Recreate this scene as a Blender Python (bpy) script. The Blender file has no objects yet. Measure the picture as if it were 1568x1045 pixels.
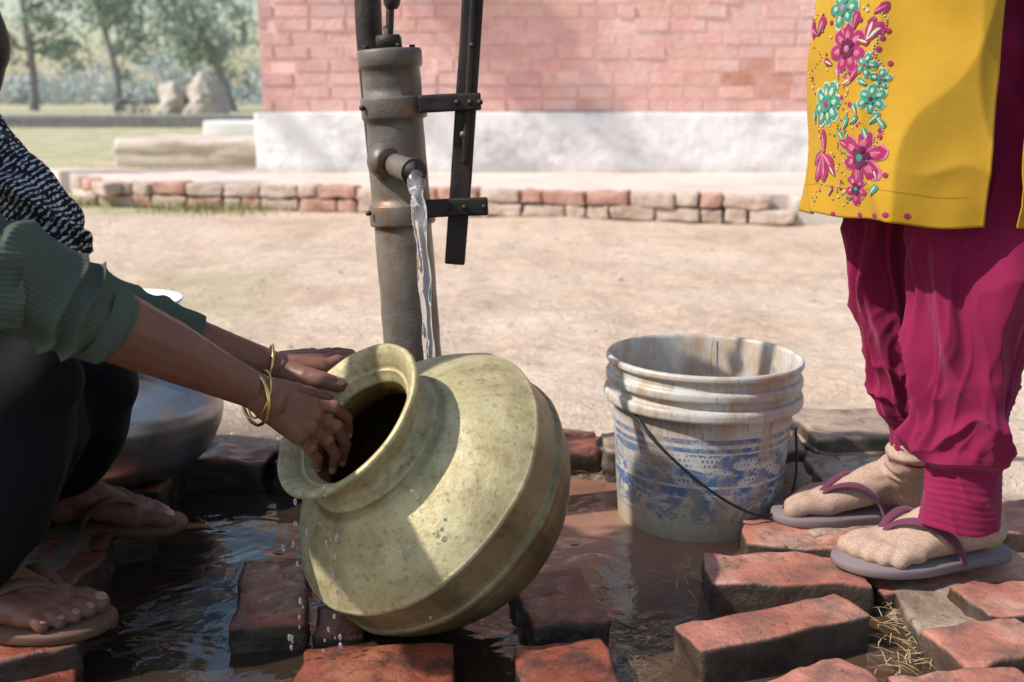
import bpy, bmesh, math, random
from mathutils import Vector, Matrix, noise
R = random.Random(11)
V = Vector
scene = bpy.context.scene
TH = math.radians(12.5); CT, ST = math.cos(TH), math.sin(TH)
CAMZ = 0.655; FP = 1655.0
# image helpers: pixel (u,v) + estimated distance Y (metres) -> world point ; or pixel + estimated height z
def at(u, v, Y):
    a = (u-784)/FP; b = (v-522.5)/FP
    dy = CT-b*ST; dz = -ST-b*CT
    return V((a*Y/dy, Y, CAMZ+dz*Y/dy))
def gp(u, v, z):
    b = (v-522.5)/FP; dy = CT-b*ST; dz = -ST-b*CT
    return at(u, v, (z-CAMZ)/dz*dy)
def sst(a, b, x):
    t = max(0, min(1, (x-a)/(b-a))); return t*t*(3-2*t)
def nz(x, y, z=0.0): return noise.noise(V((x, y, z)))

# ------------------------------------------------------------------ materials
class M:
    def __init__(s, name, base=(.5,.5,.5), rough=.8, metal=0, spec=.5):
        s.m = bpy.data.materials.new(name); s.m.use_nodes = True
        s.t = s.m.node_tree; s.n = s.t.nodes; s.l = s.t.links
        s.b = s.n['Principled BSDF']
        s.b.inputs['Base Color'].default_value = (*base, 1)
        s.b.inputs['Roughness'].default_value = rough
        s.b.inputs['Metallic'].default_value = metal
        s.b.inputs['Specular IOR Level'].default_value = spec
        s.tc = s.n.new('ShaderNodeTexCoord').outputs['Object']
    def put(s, sock, v):
        if isinstance(v, bpy.types.NodeSocket): s.l.new(v, sock)
        elif isinstance(v, tuple): sock.default_value = (*v, 1) if len(v) == 3 and len(sock.default_value) == 4 else v
        else: sock.default_value = v
    def map(s, scale=(1,1,1), rot=(0,0,0), loc=(0,0,0)):
        n = s.n.new('ShaderNodeMapping'); s.l.new(s.tc, n.inputs[0])
        n.inputs['Scale'].default_value = scale; n.inputs['Rotation'].default_value = rot; n.inputs['Location'].default_value = loc
        return n.outputs[0]
    def noise(s, sc, det=4, rough=.55, dist=0, vec=None):
        n = s.n.new('ShaderNodeTexNoise'); s.l.new(vec or s.tc, n.inputs['Vector'])
        n.inputs['Scale'].default_value = sc; n.inputs['Detail'].default_value = det
        n.inputs['Roughness'].default_value = rough; n.inputs['Distortion'].default_value = dist
        return n.outputs['Fac']
    def vor(s, sc, feat='F1', vec=None, rnd=1):
        n = s.n.new('ShaderNodeTexVoronoi'); n.feature = feat; s.l.new(vec or s.tc, n.inputs['Vector'])
        n.inputs['Scale'].default_value = sc; n.inputs['Randomness'].default_value = rnd
        return n.outputs['Distance']
    def wave(s, sc, dist=0, dirn='X', vec=None, dsc=1):
        n = s.n.new('ShaderNodeTexWave'); n.bands_direction = dirn; s.l.new(vec or s.tc, n.inputs['Vector'])
        n.inputs['Scale'].default_value = sc; n.inputs['Distortion'].default_value = dist; n.inputs['Detail Scale'].default_value = dsc
        return n.outputs['Fac']
    def ramp(s, f, stops, interp='LINEAR'):
        n = s.n.new('ShaderNodeValToRGB'); s.l.new(f, n.inputs[0]); e = n.color_ramp.elements
        n.color_ramp.interpolation = interp
        while len(e) < len(stops): e.new(.5)
        for i, (p, c) in enumerate(stops):
            e[i].position = p
            if not isinstance(c, tuple): c = (c, c, c)
            e[i].color = (*c, 1)
        return n.outputs[0]
    def mix(s, f, a, b, mode='MIX'):
        n = s.n.new('ShaderNodeMix'); n.data_type = 'RGBA'; n.blend_type = mode
        s.put(n.inputs[0], f); s.put(n.inputs[6], a); s.put(n.inputs[7], b)
        return n.outputs[2]
    def math(s, op, a, b=0.0, c=0.0):
        n = s.n.new('ShaderNodeMath'); n.operation = op
        s.put(n.inputs[0], a); s.put(n.inputs[1], b); s.put(n.inputs[2], c); return n.outputs[0]
    def sep(s, vec=None):
        n = s.n.new('ShaderNodeSeparateXYZ'); s.l.new(vec or s.tc, n.inputs[0]); return n.outputs
    def attr(s, name):
        n = s.n.new('ShaderNodeAttribute'); n.attribute_name = name; return n.outputs['Color']
    def col(s, v): s.put(s.b.inputs['Base Color'], v); return s
    def rg(s, v): s.put(s.b.inputs['Roughness'], v); return s
    def bump(s, h, st=.5, d=.01):
        n = s.n.new('ShaderNodeBump'); s.l.new(h, n.inputs['Height']); n.inputs['Strength'].default_value = st; n.inputs['Distance'].default_value = d
        if s.b.inputs['Normal'].links: s.l.new(s.b.inputs['Normal'].links[0].from_socket, n.inputs['Normal'])
        s.l.new(n.outputs[0], s.b.inputs['Normal']); return s

def cloth(name, c1, c2, sc=6, rough=.85, bump=.25, weave=900, sheen=.15):
    m = M(name, c1, rough, spec=.25); m.col(m.mix(m.ramp(m.noise(sc, 5), [(.35, 0.0), (.65, 1.0)]), c1, c2))
    m.bump(m.noise(weave, 2), bump, .0006); m.bump(m.noise(18, 3), .25, .006)
    m.b.inputs['Sheen Weight'].default_value = sheen
    return m.m

# dirt ground
g = M('ground_dirt', rough=.95, spec=.2)
base = g.ramp(g.noise(1.3, 8, .62), [(.3, (.56,.405,.295)), (.5, (.68,.52,.395)), (.72, (.76,.62,.50))])
fine = g.ramp(g.noise(28, 6, .7), [(.3, .76), (.55, 1.0), (.75, 1.08)])
base = g.mix(1.0, base, fine, 'MULTIPLY')
trod = g.ramp(g.noise(5.5, 7, .7, .5), [(.36, .76), (.50, 1.0)]); base = g.mix(.55, base, trod, 'MULTIPLY')
spots = g.ramp(g.vor(19), [(.05, (.34,.25,.18)), (.11, (1.,1.,1.))])
base = g.mix(.35, base, spots, 'MULTIPLY')
grass = g.ramp(g.noise(2.2, 6), [(.35, (.30,.32,.15)), (.5, (.44,.42,.24)), (.68, (.62,.54,.40))])  # grass tones faded, haze of the far field painted in
sp = g.n.new('ShaderNodeSeparateColor'); g.l.new(g.attr('mask'), sp.inputs[0])
wetn = g.math('MULTIPLY', sp.outputs[0], 1.0)
gr = g.math('MULTIPLY', sp.outputs[1], g.ramp(g.noise(3.5, 5), [(.35, 0.0), (.5, 1.0)]))
base = g.mix(gr, base, grass)
wetc = g.ramp(g.noise(14, 5), [(.3, (.055,.038,.026)), (.7, (.15,.10,.07))])
base = g.mix(wetn, base, wetc); g.col(base)
g.rg(g.math('MULTIPLY_ADD', wetn, -.74, .95))
g.bump(g.noise(7, 8, .7, .4), .8, .035); g.bump(g.noise(70, 5, .6), .6, .006)
MG = g.m

m = M('murky_water', (.13,.075,.042), .015, spec=.8)
sx_ = m.sep()
shal = m.ramp(m.math('ADD', sx_[0], m.math('MULTIPLY', m.noise(6, 4), .12)), [(.04, 0.0), (.12, 1.0)])
shy = m.math('MULTIPLY', m.math('SUBTRACT', m.math('ADD', sx_[1], m.math('MULTIPLY', m.noise(7, 4), .16)), 1.36), 8.0)
n_ = m.n.new('ShaderNodeClamp'); m.l.new(shy, n_.inputs[0]); shy = n_.outputs[0]
deep = m.mix(m.noise(5, 3), (.026,.017,.011), (.05,.031,.019)); mid = m.mix(m.noise(9, 4), (.060,.034,.021), (.10,.058,.036)); clay = m.mix(m.noise(12, 5), (.20,.095,.058), (.33,.18,.12))
m.col(m.mix(shal, deep, m.mix(shy, mid, clay)))
m.b.inputs['IOR'].default_value = 1.5
m.bump(m.noise(11, 2, .5, .6), .75, .010); m.bump(m.noise(34, 2, .5, 1.5), .22, .003)
MWATER = m.m
m = M('clear_water', (1,1,1), .05); m.b.inputs['Transmission Weight'].default_value = .86; m.b.inputs['IOR'].default_value = 1.33
MCLEAR = m.m

def brickmat(name, kind):
    wet = kind == 'wet'; mud_ = kind == 'mud'
    m = M(name, rough=.7)
    rp = {'wet': [(.3, (.17,.038,.020)), (.55, (.30,.080,.042)), (.75, (.42,.17,.10))], 'dry': [(.3, (.32,.10,.065)), (.55, (.52,.21,.145)), (.75, (.66,.41,.33))], 'mud': [(.3, (.26,.175,.12)), (.55, (.42,.31,.23)), (.75, (.56,.43,.33))]}[kind]
    red = m.ramp(m.noise(9, 6), rp)
    c = m.mix(m.ramp(m.noise(22, 7, .7), [(.46, 0.0), (.64, .85)]), red, (.04,.028,.022) if wet else (.17,.105,.08))
    c = m.mix(m.ramp(m.noise(70, 4, .7), [(.62, 0.0), (.70, .8)]), c, (.05,.03,.025))
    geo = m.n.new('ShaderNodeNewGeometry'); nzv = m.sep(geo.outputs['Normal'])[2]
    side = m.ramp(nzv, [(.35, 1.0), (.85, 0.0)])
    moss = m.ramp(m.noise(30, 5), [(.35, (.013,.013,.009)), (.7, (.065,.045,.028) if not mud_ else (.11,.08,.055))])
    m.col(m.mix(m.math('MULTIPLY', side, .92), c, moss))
    m.rg(m.ramp(m.noise(12, 4), [(.38, .03 if wet else .25), (.66, .26 if wet else .72)]))
    m.bump(m.noise(30, 7, .75), .85, .007); m.bump(m.noise(150, 3), .5, .002)
    return m.m
MBW, MBD, MBM = brickmat('wet_brick', 'wet'), brickmat('damp_brick', 'dry'), brickmat('muddy_brick', 'mud')

m = M('cast_iron', rough=.5, metal=.3)
c = m.ramp(m.noise(7, 6, .6, 0, m.map((1,1,.5))), [(.3, (.095,.082,.075)), (.5, (.19,.16,.135)), (.72, (.36,.28,.20))])
c = m.mix(m.ramp(m.noise(35, 5, .7), [(.54, 0.0), (.68, 1.0)]), c, (.27,.14,.07)); m.col(c)
m.rg(m.ramp(m.noise(20, 4), [(.3, .34), (.7, .65)])); m.bump(m.noise(60, 6, .7), .6, .0025)
MIRON = m.m
m = M('dark_iron', rough=.55, metal=.4)
m.col(m.ramp(m.noise(16, 6, .6), [(.35, (.020,.017,.017)), (.62, (.055,.040,.034)), (.78, (.15,.07,.045))]))
m.bump(m.noise(70, 6, .7), .6, .0025); MDIRON = m.m

m = M('brass', rough=.5, metal=.38, spec=.4)
c = m.ramp(m.noise(5, 8, .66), [(.28, (.40,.32,.15)), (.48, (.57,.49,.27)), (.7, (.69,.63,.42))])
c = m.mix(m.ramp(m.noise(34, 7, .75), [(.48, 0.0), (.66, .7)]), c, (.36,.275,.13))
c = m.mix(m.ramp(m.noise(7, 6, .65, .8, m.map((1,1,.4))), [(.54, 0.0), (.70, .6)]), c, (.29,.19,.085))
c = m.mix(m.ramp(m.noise(120, 3, .6), [(.56, 0.0), (.68, .55)]), c, (.24,.17,.08))
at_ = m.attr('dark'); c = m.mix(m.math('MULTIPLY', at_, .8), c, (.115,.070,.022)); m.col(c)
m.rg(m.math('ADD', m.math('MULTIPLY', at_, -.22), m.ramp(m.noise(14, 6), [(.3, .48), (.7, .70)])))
m.bump(m.noise(42, 2, .4), .35, .004); m.bump(m.noise(9, 4), .25, .010); m.bump(m.noise(180, 4, .7), .5, .0016)
MBRASS = m.m
m = M('aluminium', (.62,.62,.63), .38, .9); m.col(m.ramp(m.noise(6, 6), [(.3, (.24,.24,.25)), (.7, (.48,.48,.49))])); m.bump(m.vor(45), .15, .003)
MALU = m.m
MGOLD = M('gold', (.85,.60,.22), .25, 1).m

def skin(name, c):
    m = M(name, c, .45, spec=.4)
    k = m.mix(m.noise(24, 5), tuple(x*.8 for x in c), tuple(min(1, x*1.2) for x in c))
    m.col(k); m.b.inputs['Subsurface Weight'].default_value = .08; m.b.inputs['Subsurface Radius'].default_value = (.01,.004,.002)
    m.b.inputs['Subsurface Scale'].default_value = .5
    m.bump(m.noise(120, 4, .6), .4, .0014); m.bump(m.vor(420), .15, .0006); return m.m
MSK = skin('skin', (.215,.094,.062))
m = M('beige_sock', (.5,.36,.28), .8, spec=.2); k = m.mix(m.noise(14, 5), (.33,.205,.15), (.48,.33,.25))
k = m.mix(m.ramp(m.noise(330, 2, .6), [(.45, 0.0), (.62, .5)]), k, (.58,.44,.35)); m.col(k); m.bump(m.noise(330, 2), .4, .001); m.bump(m.noise(60, 3), .3, .002); MSKD = m.m
MNAIL = M('nail', (.42,.21,.17), .25).m
MHAIR = M('hair', (.012,.010,.009), .4).m
m = M('knit_green', (.085,.115,.075), .95, spec=.1); m.col(m.mix(m.noise(12, 4), (.068,.085,.066), (.125,.152,.118))); m.bump(m.noise(420, 2), .5, .0015); MKNIT = m.m
MBLACK = cloth('black_cotton', (.004,.0045,.006), (.008,.008,.010), sheen=0)
MMAG = cloth('magenta_cotton', (.200,.005,.046), (.260,.009,.064), weave=1200, sheen=.1)
MMUST = cloth('mustard_cotton', (.48,.255,.013), (.56,.32,.028), weave=1100, bump=.5, sheen=.05)
ME_MAG = cloth('embroidery_magenta', (.38,.022,.12), (.27,.018,.09), 90); ME_PINK = cloth('embroidery_pink', (.58,.20,.26), (.46,.10,.17), 90)
ME_TEAL = cloth('embroidery_teal', (.03,.19,.135), (.07,.29,.20), 90); ME_PALE = cloth('embroidery_pale', (.55,.52,.33), (.40,.48,.34), 90)
ME_DK = cloth('embroidery_dark', (.10,.008,.05), (.14,.015,.06), 60)
m = M('dotted_dupatta', (.01,.011,.016), .85, spec=.2)
dots = m.ramp(m.vor(120, rnd=.25), [(.27, 1.0), (.33, 0.0)])
m.col(m.mix(dots, (.012,.013,.02), (.62,.62,.62))); MDOT = m.m
m = M('striped_dupatta', (.01,.011,.016), .85, spec=.2)
st = m.ramp(m.wave(48, 3.5, 'Z', m.map((1,1,1), rot=(0,.7,0)), 3), [(.60, 0.0), (.70, 1.0)])
m.col(m.mix(m.math('MULTIPLY', st, m.ramp(m.noise(260, 1), [(.42, 0.0), (.52, 1.0)])), (.012,.013,.02), (.6,.6,.62))); MSTR = m.m
MSLIP = M('slipper_sole', (.20,.15,.155), .75).m; MSTRAP = cloth('slipper_strap', (.11,.025,.055), (.15,.04,.08))
MSLIPB = M('slipper_brown', (.14,.07,.04), .7).m

# plaster etc
m = M('whitewash', rough=.9)
c = m.mix(m.ramp(m.noise(1.6, 9, .72, 0, m.map((1,1,1.6))), [(.48, 0.0), (.64, .85)]), (.88,.87,.85), (.40,.395,.385))
c = m.mix(m.ramp(m.noise(9, 7, .75), [(.48, 0.0), (.7, .5)]), c, (.64,.60,.55))
zlow = m.ramp(m.math('ADD', m.sep()[2], m.math('MULTIPLY', m.noise(4, 4), .12)), [(.24, .6), (.33, 0.0)]); c = m.mix(zlow, c, (.58,.50,.43)); m.col(c); m.bump(m.noise(12, 6), .6, .02); MWW = m.m
m = M('painted_brick', rough=.9)
cc = m.attr('Col'); f = m.ramp(m.noise(14, 6, .65), [(.3, .82), (.6, 1.04)]); cc = m.mix(1.0, cc, f, 'MULTIPLY')
cc = m.mix(m.ramp(m.noise(2.2, 8, .72), [(.42, 0.0), (.64, .65)]), cc, (.88,.66,.61)); cc = m.mix(m.ramp(m.noise(25, 5, .7), [(.56, 0.0), (.68, .45)]), cc, (.66,.40,.33)); m.col(cc); m.bump(m.noise(40, 5), .8, .014); MPB = m.m
m = M('concrete', rough=.92); m.col(m.ramp(m.noise(2.5, 8, .65), [(.3, (.40,.34,.29)), (.5, (.56,.49,.43)), (.72, (.68,.61,.55))])); m.bump(m.noise(20, 6), .5, .01); MCON = m.m
m = M('platform_top', rough=.95); m.col(m.ramp(m.noise(1.7, 8, .65), [(.3, (.56,.44,.37)), (.5, (.68,.56,.49)), (.72, (.76,.66,.60))])); m.bump(m.noise(12, 6), .5, .015); MPLAT = m.m
MWHITE = M('white_slab', (.80,.79,.77), .85).m

# bucket
m = M('bucket_plastic', rough=.42, spec=.4)
x, y, z = m.sep()
ang = m.math('ARCTAN2', m.math('SUBTRACT', y, 1.664), m.math('SUBTRACT', x, .301))
def band(z0, z1):
    a = m.math('GREATER_THAN', z, z0); b = m.math('LESS_THAN', z, z1); return m.math('MULTIPLY', a, b)
cv = m.n.new('ShaderNodeCombineXYZ'); m.put(cv.inputs[0], m.math('MULTIPLY', ang, 1.0)); m.put(cv.inputs[1], m.math('MULTIPLY', z, 7.5))
bt = m.n.new('ShaderNodeTexBrick'); m.l.new(cv.outputs[0], bt.inputs['Vector']); bt.inputs['Scale'].default_value = 7
bt.inputs['Brick Width'].default_value = .35; bt.inputs['Row Height'].default_value = .42; bt.inputs['Mortar Size'].default_value = .09
lett = m.math('MULTIPLY', m.math('SUBTRACT', 1.0, bt.outputs['Fac']), m.ramp(m.noise(75, 2), [(.44, 0.0), (.48, 1.0)]))
lines = m.math('ADD', m.math('ADD', band(.158, .166), band(.145, .152)), m.math('MULTIPLY', band(.078, .088), 1.0))
body = m.math('MULTIPLY', band(.030, .078), m.ramp(m.noise(22, 4, .6, 1.5, m.map((1,1,1.8))), [(.45, 0.0), (.49, 1.0)]))
body2 = m.math('MULTIPLY', band(.092, .142), m.ramp(m.noise(13, 3, .6, .8, m.map((1,1,2.5))), [(.46, 0.0), (.50, 1.0)]))
mk_ = m.math('ADD', lines, m.math('MULTIPLY', band(.095, .140), lett)); mk_ = m.math('ADD', m.math('ADD', mk_, body), body2)
worn = m.ramp(m.noise(34, 8, .78), [(.38, 0.0), (.50, 1.0)])
front = m.math('LESS_THAN', m.math('ABSOLUTE', m.math('ADD', ang, 1.55)), 1.75)
mk_ = m.math('MULTIPLY', m.math('MINIMUM', mk_, 1.0), m.math('MULTIPLY', worn, front))
c = m.mix(m.ramp(m.noise(7, 6), [(.35, 0.0), (.7, 1.0)]), (.64,.63,.61), (.50,.47,.42))
c = m.mix(m.math('MULTIPLY', mk_, .92), c, (.035,.13,.31))
grime = m.ramp(m.noise(24, 8, .75, 0, m.map((1,1,.30))), [(.45, 0.0), (.62, .85)])
c = m.mix(grime, c, (.42,.29,.18))
sc_ = m.ramp(m.noise(200, 3, .7, 0, m.map((1,1,.12))), [(.58, 0.0), (.66, .55)]); c = m.mix(sc_, c, (.25,.2,.15))
low = m.ramp(m.math('ADD', z, m.math('MULTIPLY', m.noise(18, 4), .08)), [(.03, .85), (.12, 0.0)]); c = m.mix(low, c, (.38,.30,.17))
under = m.math('MULTIPLY', m.math('GREATER_THAN', z, .19), m.ramp(m.noise(22, 6, .65), [(.50, 0.0), (.64, .65)])); c2 = m.mix(under, c, (.52,.34,.21)); m.col(c2)
m.bump(m.noise(60, 4), .2, .001); MBUCK = m.m
MWIRE = M('wire', (.03,.03,.03), .5, .6).m

def leafmat(name, a, b, sc=.7):
    m = M(name, a, .8, spec=.2); m.col(m.mix(m.noise(sc, 4), a, b)); return m.m
ML1 = leafmat('foliage_haze_tint', (.25,.32,.25), (.42,.49,.41)); ML2 = leafmat('foliage_far_haze_tint', (.46,.52,.52), (.58,.63,.63), .05)  # leaf colours paled: air haze is painted in, there is no volume
MTR = M('bark_haze_tint', (.28,.27,.265), .9).m  # bark colour lightened with the same painted haze
MTWIG = M('straw', (.45,.33,.16), .8).m
MGRASS = leafmat('grass_blades', (.18,.21,.07), (.36,.36,.15))
m = M('pebble', rough=.9); m.col(m.ramp(m.noise(6), [(.3, (.26,.19,.14)), (.6, (.56,.44,.34))])); MPEB = m.m
MHAY = M('hay', (.48,.42,.37), .95).m

# ------------------------------------------------------------------ mesh helpers
def link(o, parent=None):
    scene.collection.objects.link(o)
    if parent: o.parent = parent
    return o
def empty(name):
    e = bpy.data.objects.new(name, None); scene.collection.objects.link(e); e.empty_display_size = .1; return e
def mk(name, vs, fs, mat, parent=None, smooth=True):
    me = bpy.data.meshes.new(name); me.from_pydata([tuple(v) for v in vs], [], fs); me.update()
    if smooth: me.polygons.foreach_set('use_smooth', [True]*len(me.polygons))
    for mm in (mat if isinstance(mat, list) else [mat]): me.materials.append(mm)
    return link(bpy.data.objects.new(name, me), parent)
def catmull(P, t):
    n = len(P)-1; x = t*n; i = min(int(x), n-1); f = x-i
    g = lambda j: P[max(0, min(n, j))]
    out = []
    for a, b, c, d in zip(g(i-1), g(i), g(i+1), g(i+2)):
        out.append(.5*((2*b)+(-a+c)*f+(2*a-5*b+4*c-d)*f*f+(-a+3*b-3*c+d)*f**3))
    return out
def sweep(name, pts, mat, nr=40, ns=20, disp=None, cap=True, parent=None, flat=(1, 1), ref=V((0, 0, 1)), smooth=True):
    P = [(*p, r) for p, r in pts]
    C = [catmull(P, i/(nr-1)) for i in range(nr)]
    vs, fs = [], []
    N = None
    for i, c in enumerate(C):
        a = V(C[max(0, i-1)][:3]); b = V(C[min(nr-1, i+1)][:3]); T = (b-a).normalized()
        if N is None:
            N = ref - T*ref.dot(T)
            if N.length < .05: N = V((1, 0, 0)) - T*T.x
        N = (N - T*N.dot(T)).normalized(); B = T.cross(N); o = V(c[:3])
        for j in range(ns):
            th = 2*math.pi*j/ns; r = c[3] + (disp(i/(nr-1), th) if disp else 0)
            vs.append(o + N*(math.cos(th)*r*flat[0]) + B*(math.sin(th)*r*flat[1]))
    for i in range(nr-1):
        for j in range(ns):
            k = (j+1) % ns; fs.append((i*ns+j, i*ns+k, (i+1)*ns+k, (i+1)*ns+j))
    if cap: fs.append(tuple(range(ns-1, -1, -1))); fs.append(tuple((nr-1)*ns+j for j in range(ns)))
    return mk(name, vs, fs, mat, parent, smooth)
def lathe(name, prof, mat, mtx=Matrix(), ns=96, parent=None, fn=None):
    vs, fs = [], []
    for r, h in prof:
        for j in range(ns):
            a = 2*math.pi*j/ns; p = V((r*math.cos(a), r*math.sin(a), h))
            if fn: p = fn(p)
            vs.append(mtx @ p)
    for i in range(len(prof)-1):
        for j in range(ns):
            k = (j+1) % ns; fs.append((i*ns+j, i*ns+k, (i+1)*ns+k, (i+1)*ns+j))
    return mk(name, vs, fs, mat, parent)
def refine(prof, n=4):
    out = []
    for i in range((len(prof)-1)*n+1):
        t = i/n; j = min(int(t), len(prof)-2); f = t-j
        out.append((prof[j][0]*(1-f)+prof[j+1][0]*f, prof[j][1]*(1-f)+prof[j+1][1]*f))
    return out
def capsule(vs, fs, p0, r0, p1, r1, ns=14, nh=5):
    d = (p1-p0); T = d.normalized() if d.length > 1e-6 else V((0, 0, 1))
    N = T.orthogonal().normalized(); B = T.cross(N); o = len(vs); rings = []
    for i in range(nh+1): a = -math.pi/2+math.pi/2*i/nh; rings.append((p0+T*math.sin(a)*r0, math.cos(a)*r0))
    for i in range(nh+1): a = math.pi/2*i/nh; rings.append((p1+T*math.sin(a)*r1, math.cos(a)*r1))
    for c, r in rings:
        r = max(r, 1e-5)
        for j in range(ns):
            th = 2*math.pi*j/ns; vs.append(c+N*math.cos(th)*r+B*math.sin(th)*r)
    for i in range(len(rings)-1):
        for j in range(ns):
            k = (j+1) % ns; fs.append((o+i*ns+j, o+i*ns+k, o+(i+1)*ns+k, o+(i+1)*ns+j))
    fs.append(tuple(o+j for j in range(ns-1, -1, -1))); fs.append(tuple(o+(len(rings)-1)*ns+j for j in range(ns)))
def ell(vs, fs, c, rad, rot=Matrix.Identity(3), ns=24, nh=14):
    o = len(vs)
    for i in range(nh+1):
        a = -math.pi/2+math.pi*i/nh
        for j in range(ns):
            th = 2*math.pi*j/ns; ca = max(math.cos(a), 1e-3)
            vs.append(c+rot @ V((rad[0]*ca*math.cos(th), rad[1]*ca*math.sin(th), rad[2]*math.sin(a))))
    for i in range(nh):
        for j in range(ns):
            k = (j+1) % ns; fs.append((o+i*ns+j, o+i*ns+k, o+(i+1)*ns+k, o+(i+1)*ns+j))
    fs.append(tuple(o+j for j in range(ns-1, -1, -1))); fs.append(tuple(o+nh*ns+j for j in range(ns)))
def chain(vs, fs, pts):
    for (a, ra), (b, rb) in zip(pts, pts[1:]): capsule(vs, fs, a, ra, b, rb)
def vox(name, vs, fs, size, mat, parent=None, sm=5, fac=.5, disp=None):
    o = mk(name+'_t', vs, fs, mat)
    r = o.modifiers.new('r', 'REMESH'); r.mode = 'VOXEL'; r.voxel_size = size; r.use_smooth_shade = True
    s = o.modifiers.new('s', 'SMOOTH'); s.factor = fac; s.iterations = sm
    dg = bpy.context.evaluated_depsgraph_get(); me = bpy.data.meshes.new_from_object(o.evaluated_get(dg)); me.name = name
    bpy.data.objects.remove(o)
    if disp:
        n = len(me.vertices); co = [0.0]*(3*n); no = [0.0]*(3*n); me.vertices.foreach_get('co', co); me.vertices.foreach_get('normal', no)
        for i in range(n):
            dd = disp(V(co[3*i:3*i+3]))
            for k in range(3): co[3*i+k] += no[3*i+k]*dd
        me.vertices.foreach_set('co', co); me.update()
    me.materials.clear(); me.materials.append(mat)
    me.polygons.foreach_set('use_smooth', [True]*len(me.polygons))
    return link(bpy.data.objects.new(name, me), parent)
def boxmesh(name, size, mtx, mat, parent=None, bev=.006, cuts=5, amp=.004, seed=0, segs=2, rough_=.4):
    bm = bmesh.new(); bmesh.ops.create_cube(bm, size=1, matrix=Matrix.Diagonal((*size, 1)))
    if bev: bmesh.ops.bevel(bm, geom=bm.edges[:], offset=bev, segments=segs, affect='EDGES', profile=.6)
    if cuts: bmesh.ops.subdivide_edges(bm, edges=[e for e in bm.edges if e.calc_length() > min(size)*.5], cuts=cuts, use_grid_fill=True)
    for v in bm.verts:
        p = v.co*1.0
        if amp:
            v.co += noise.noise_vector(p*14+V((seed*3.1, seed, 0)))*amp + noise.noise_vector(p*45+V((seed, 5, 0)))*amp*rough_
        v.co = mtx @ v.co
    me = bpy.data.meshes.new(name); bm.to_mesh(me); bm.free(); me.materials.append(mat)
    me.polygons.foreach_set('use_smooth', [True]*len(me.polygons))
    return link(bpy.data.objects.new(name, me), parent)

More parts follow.
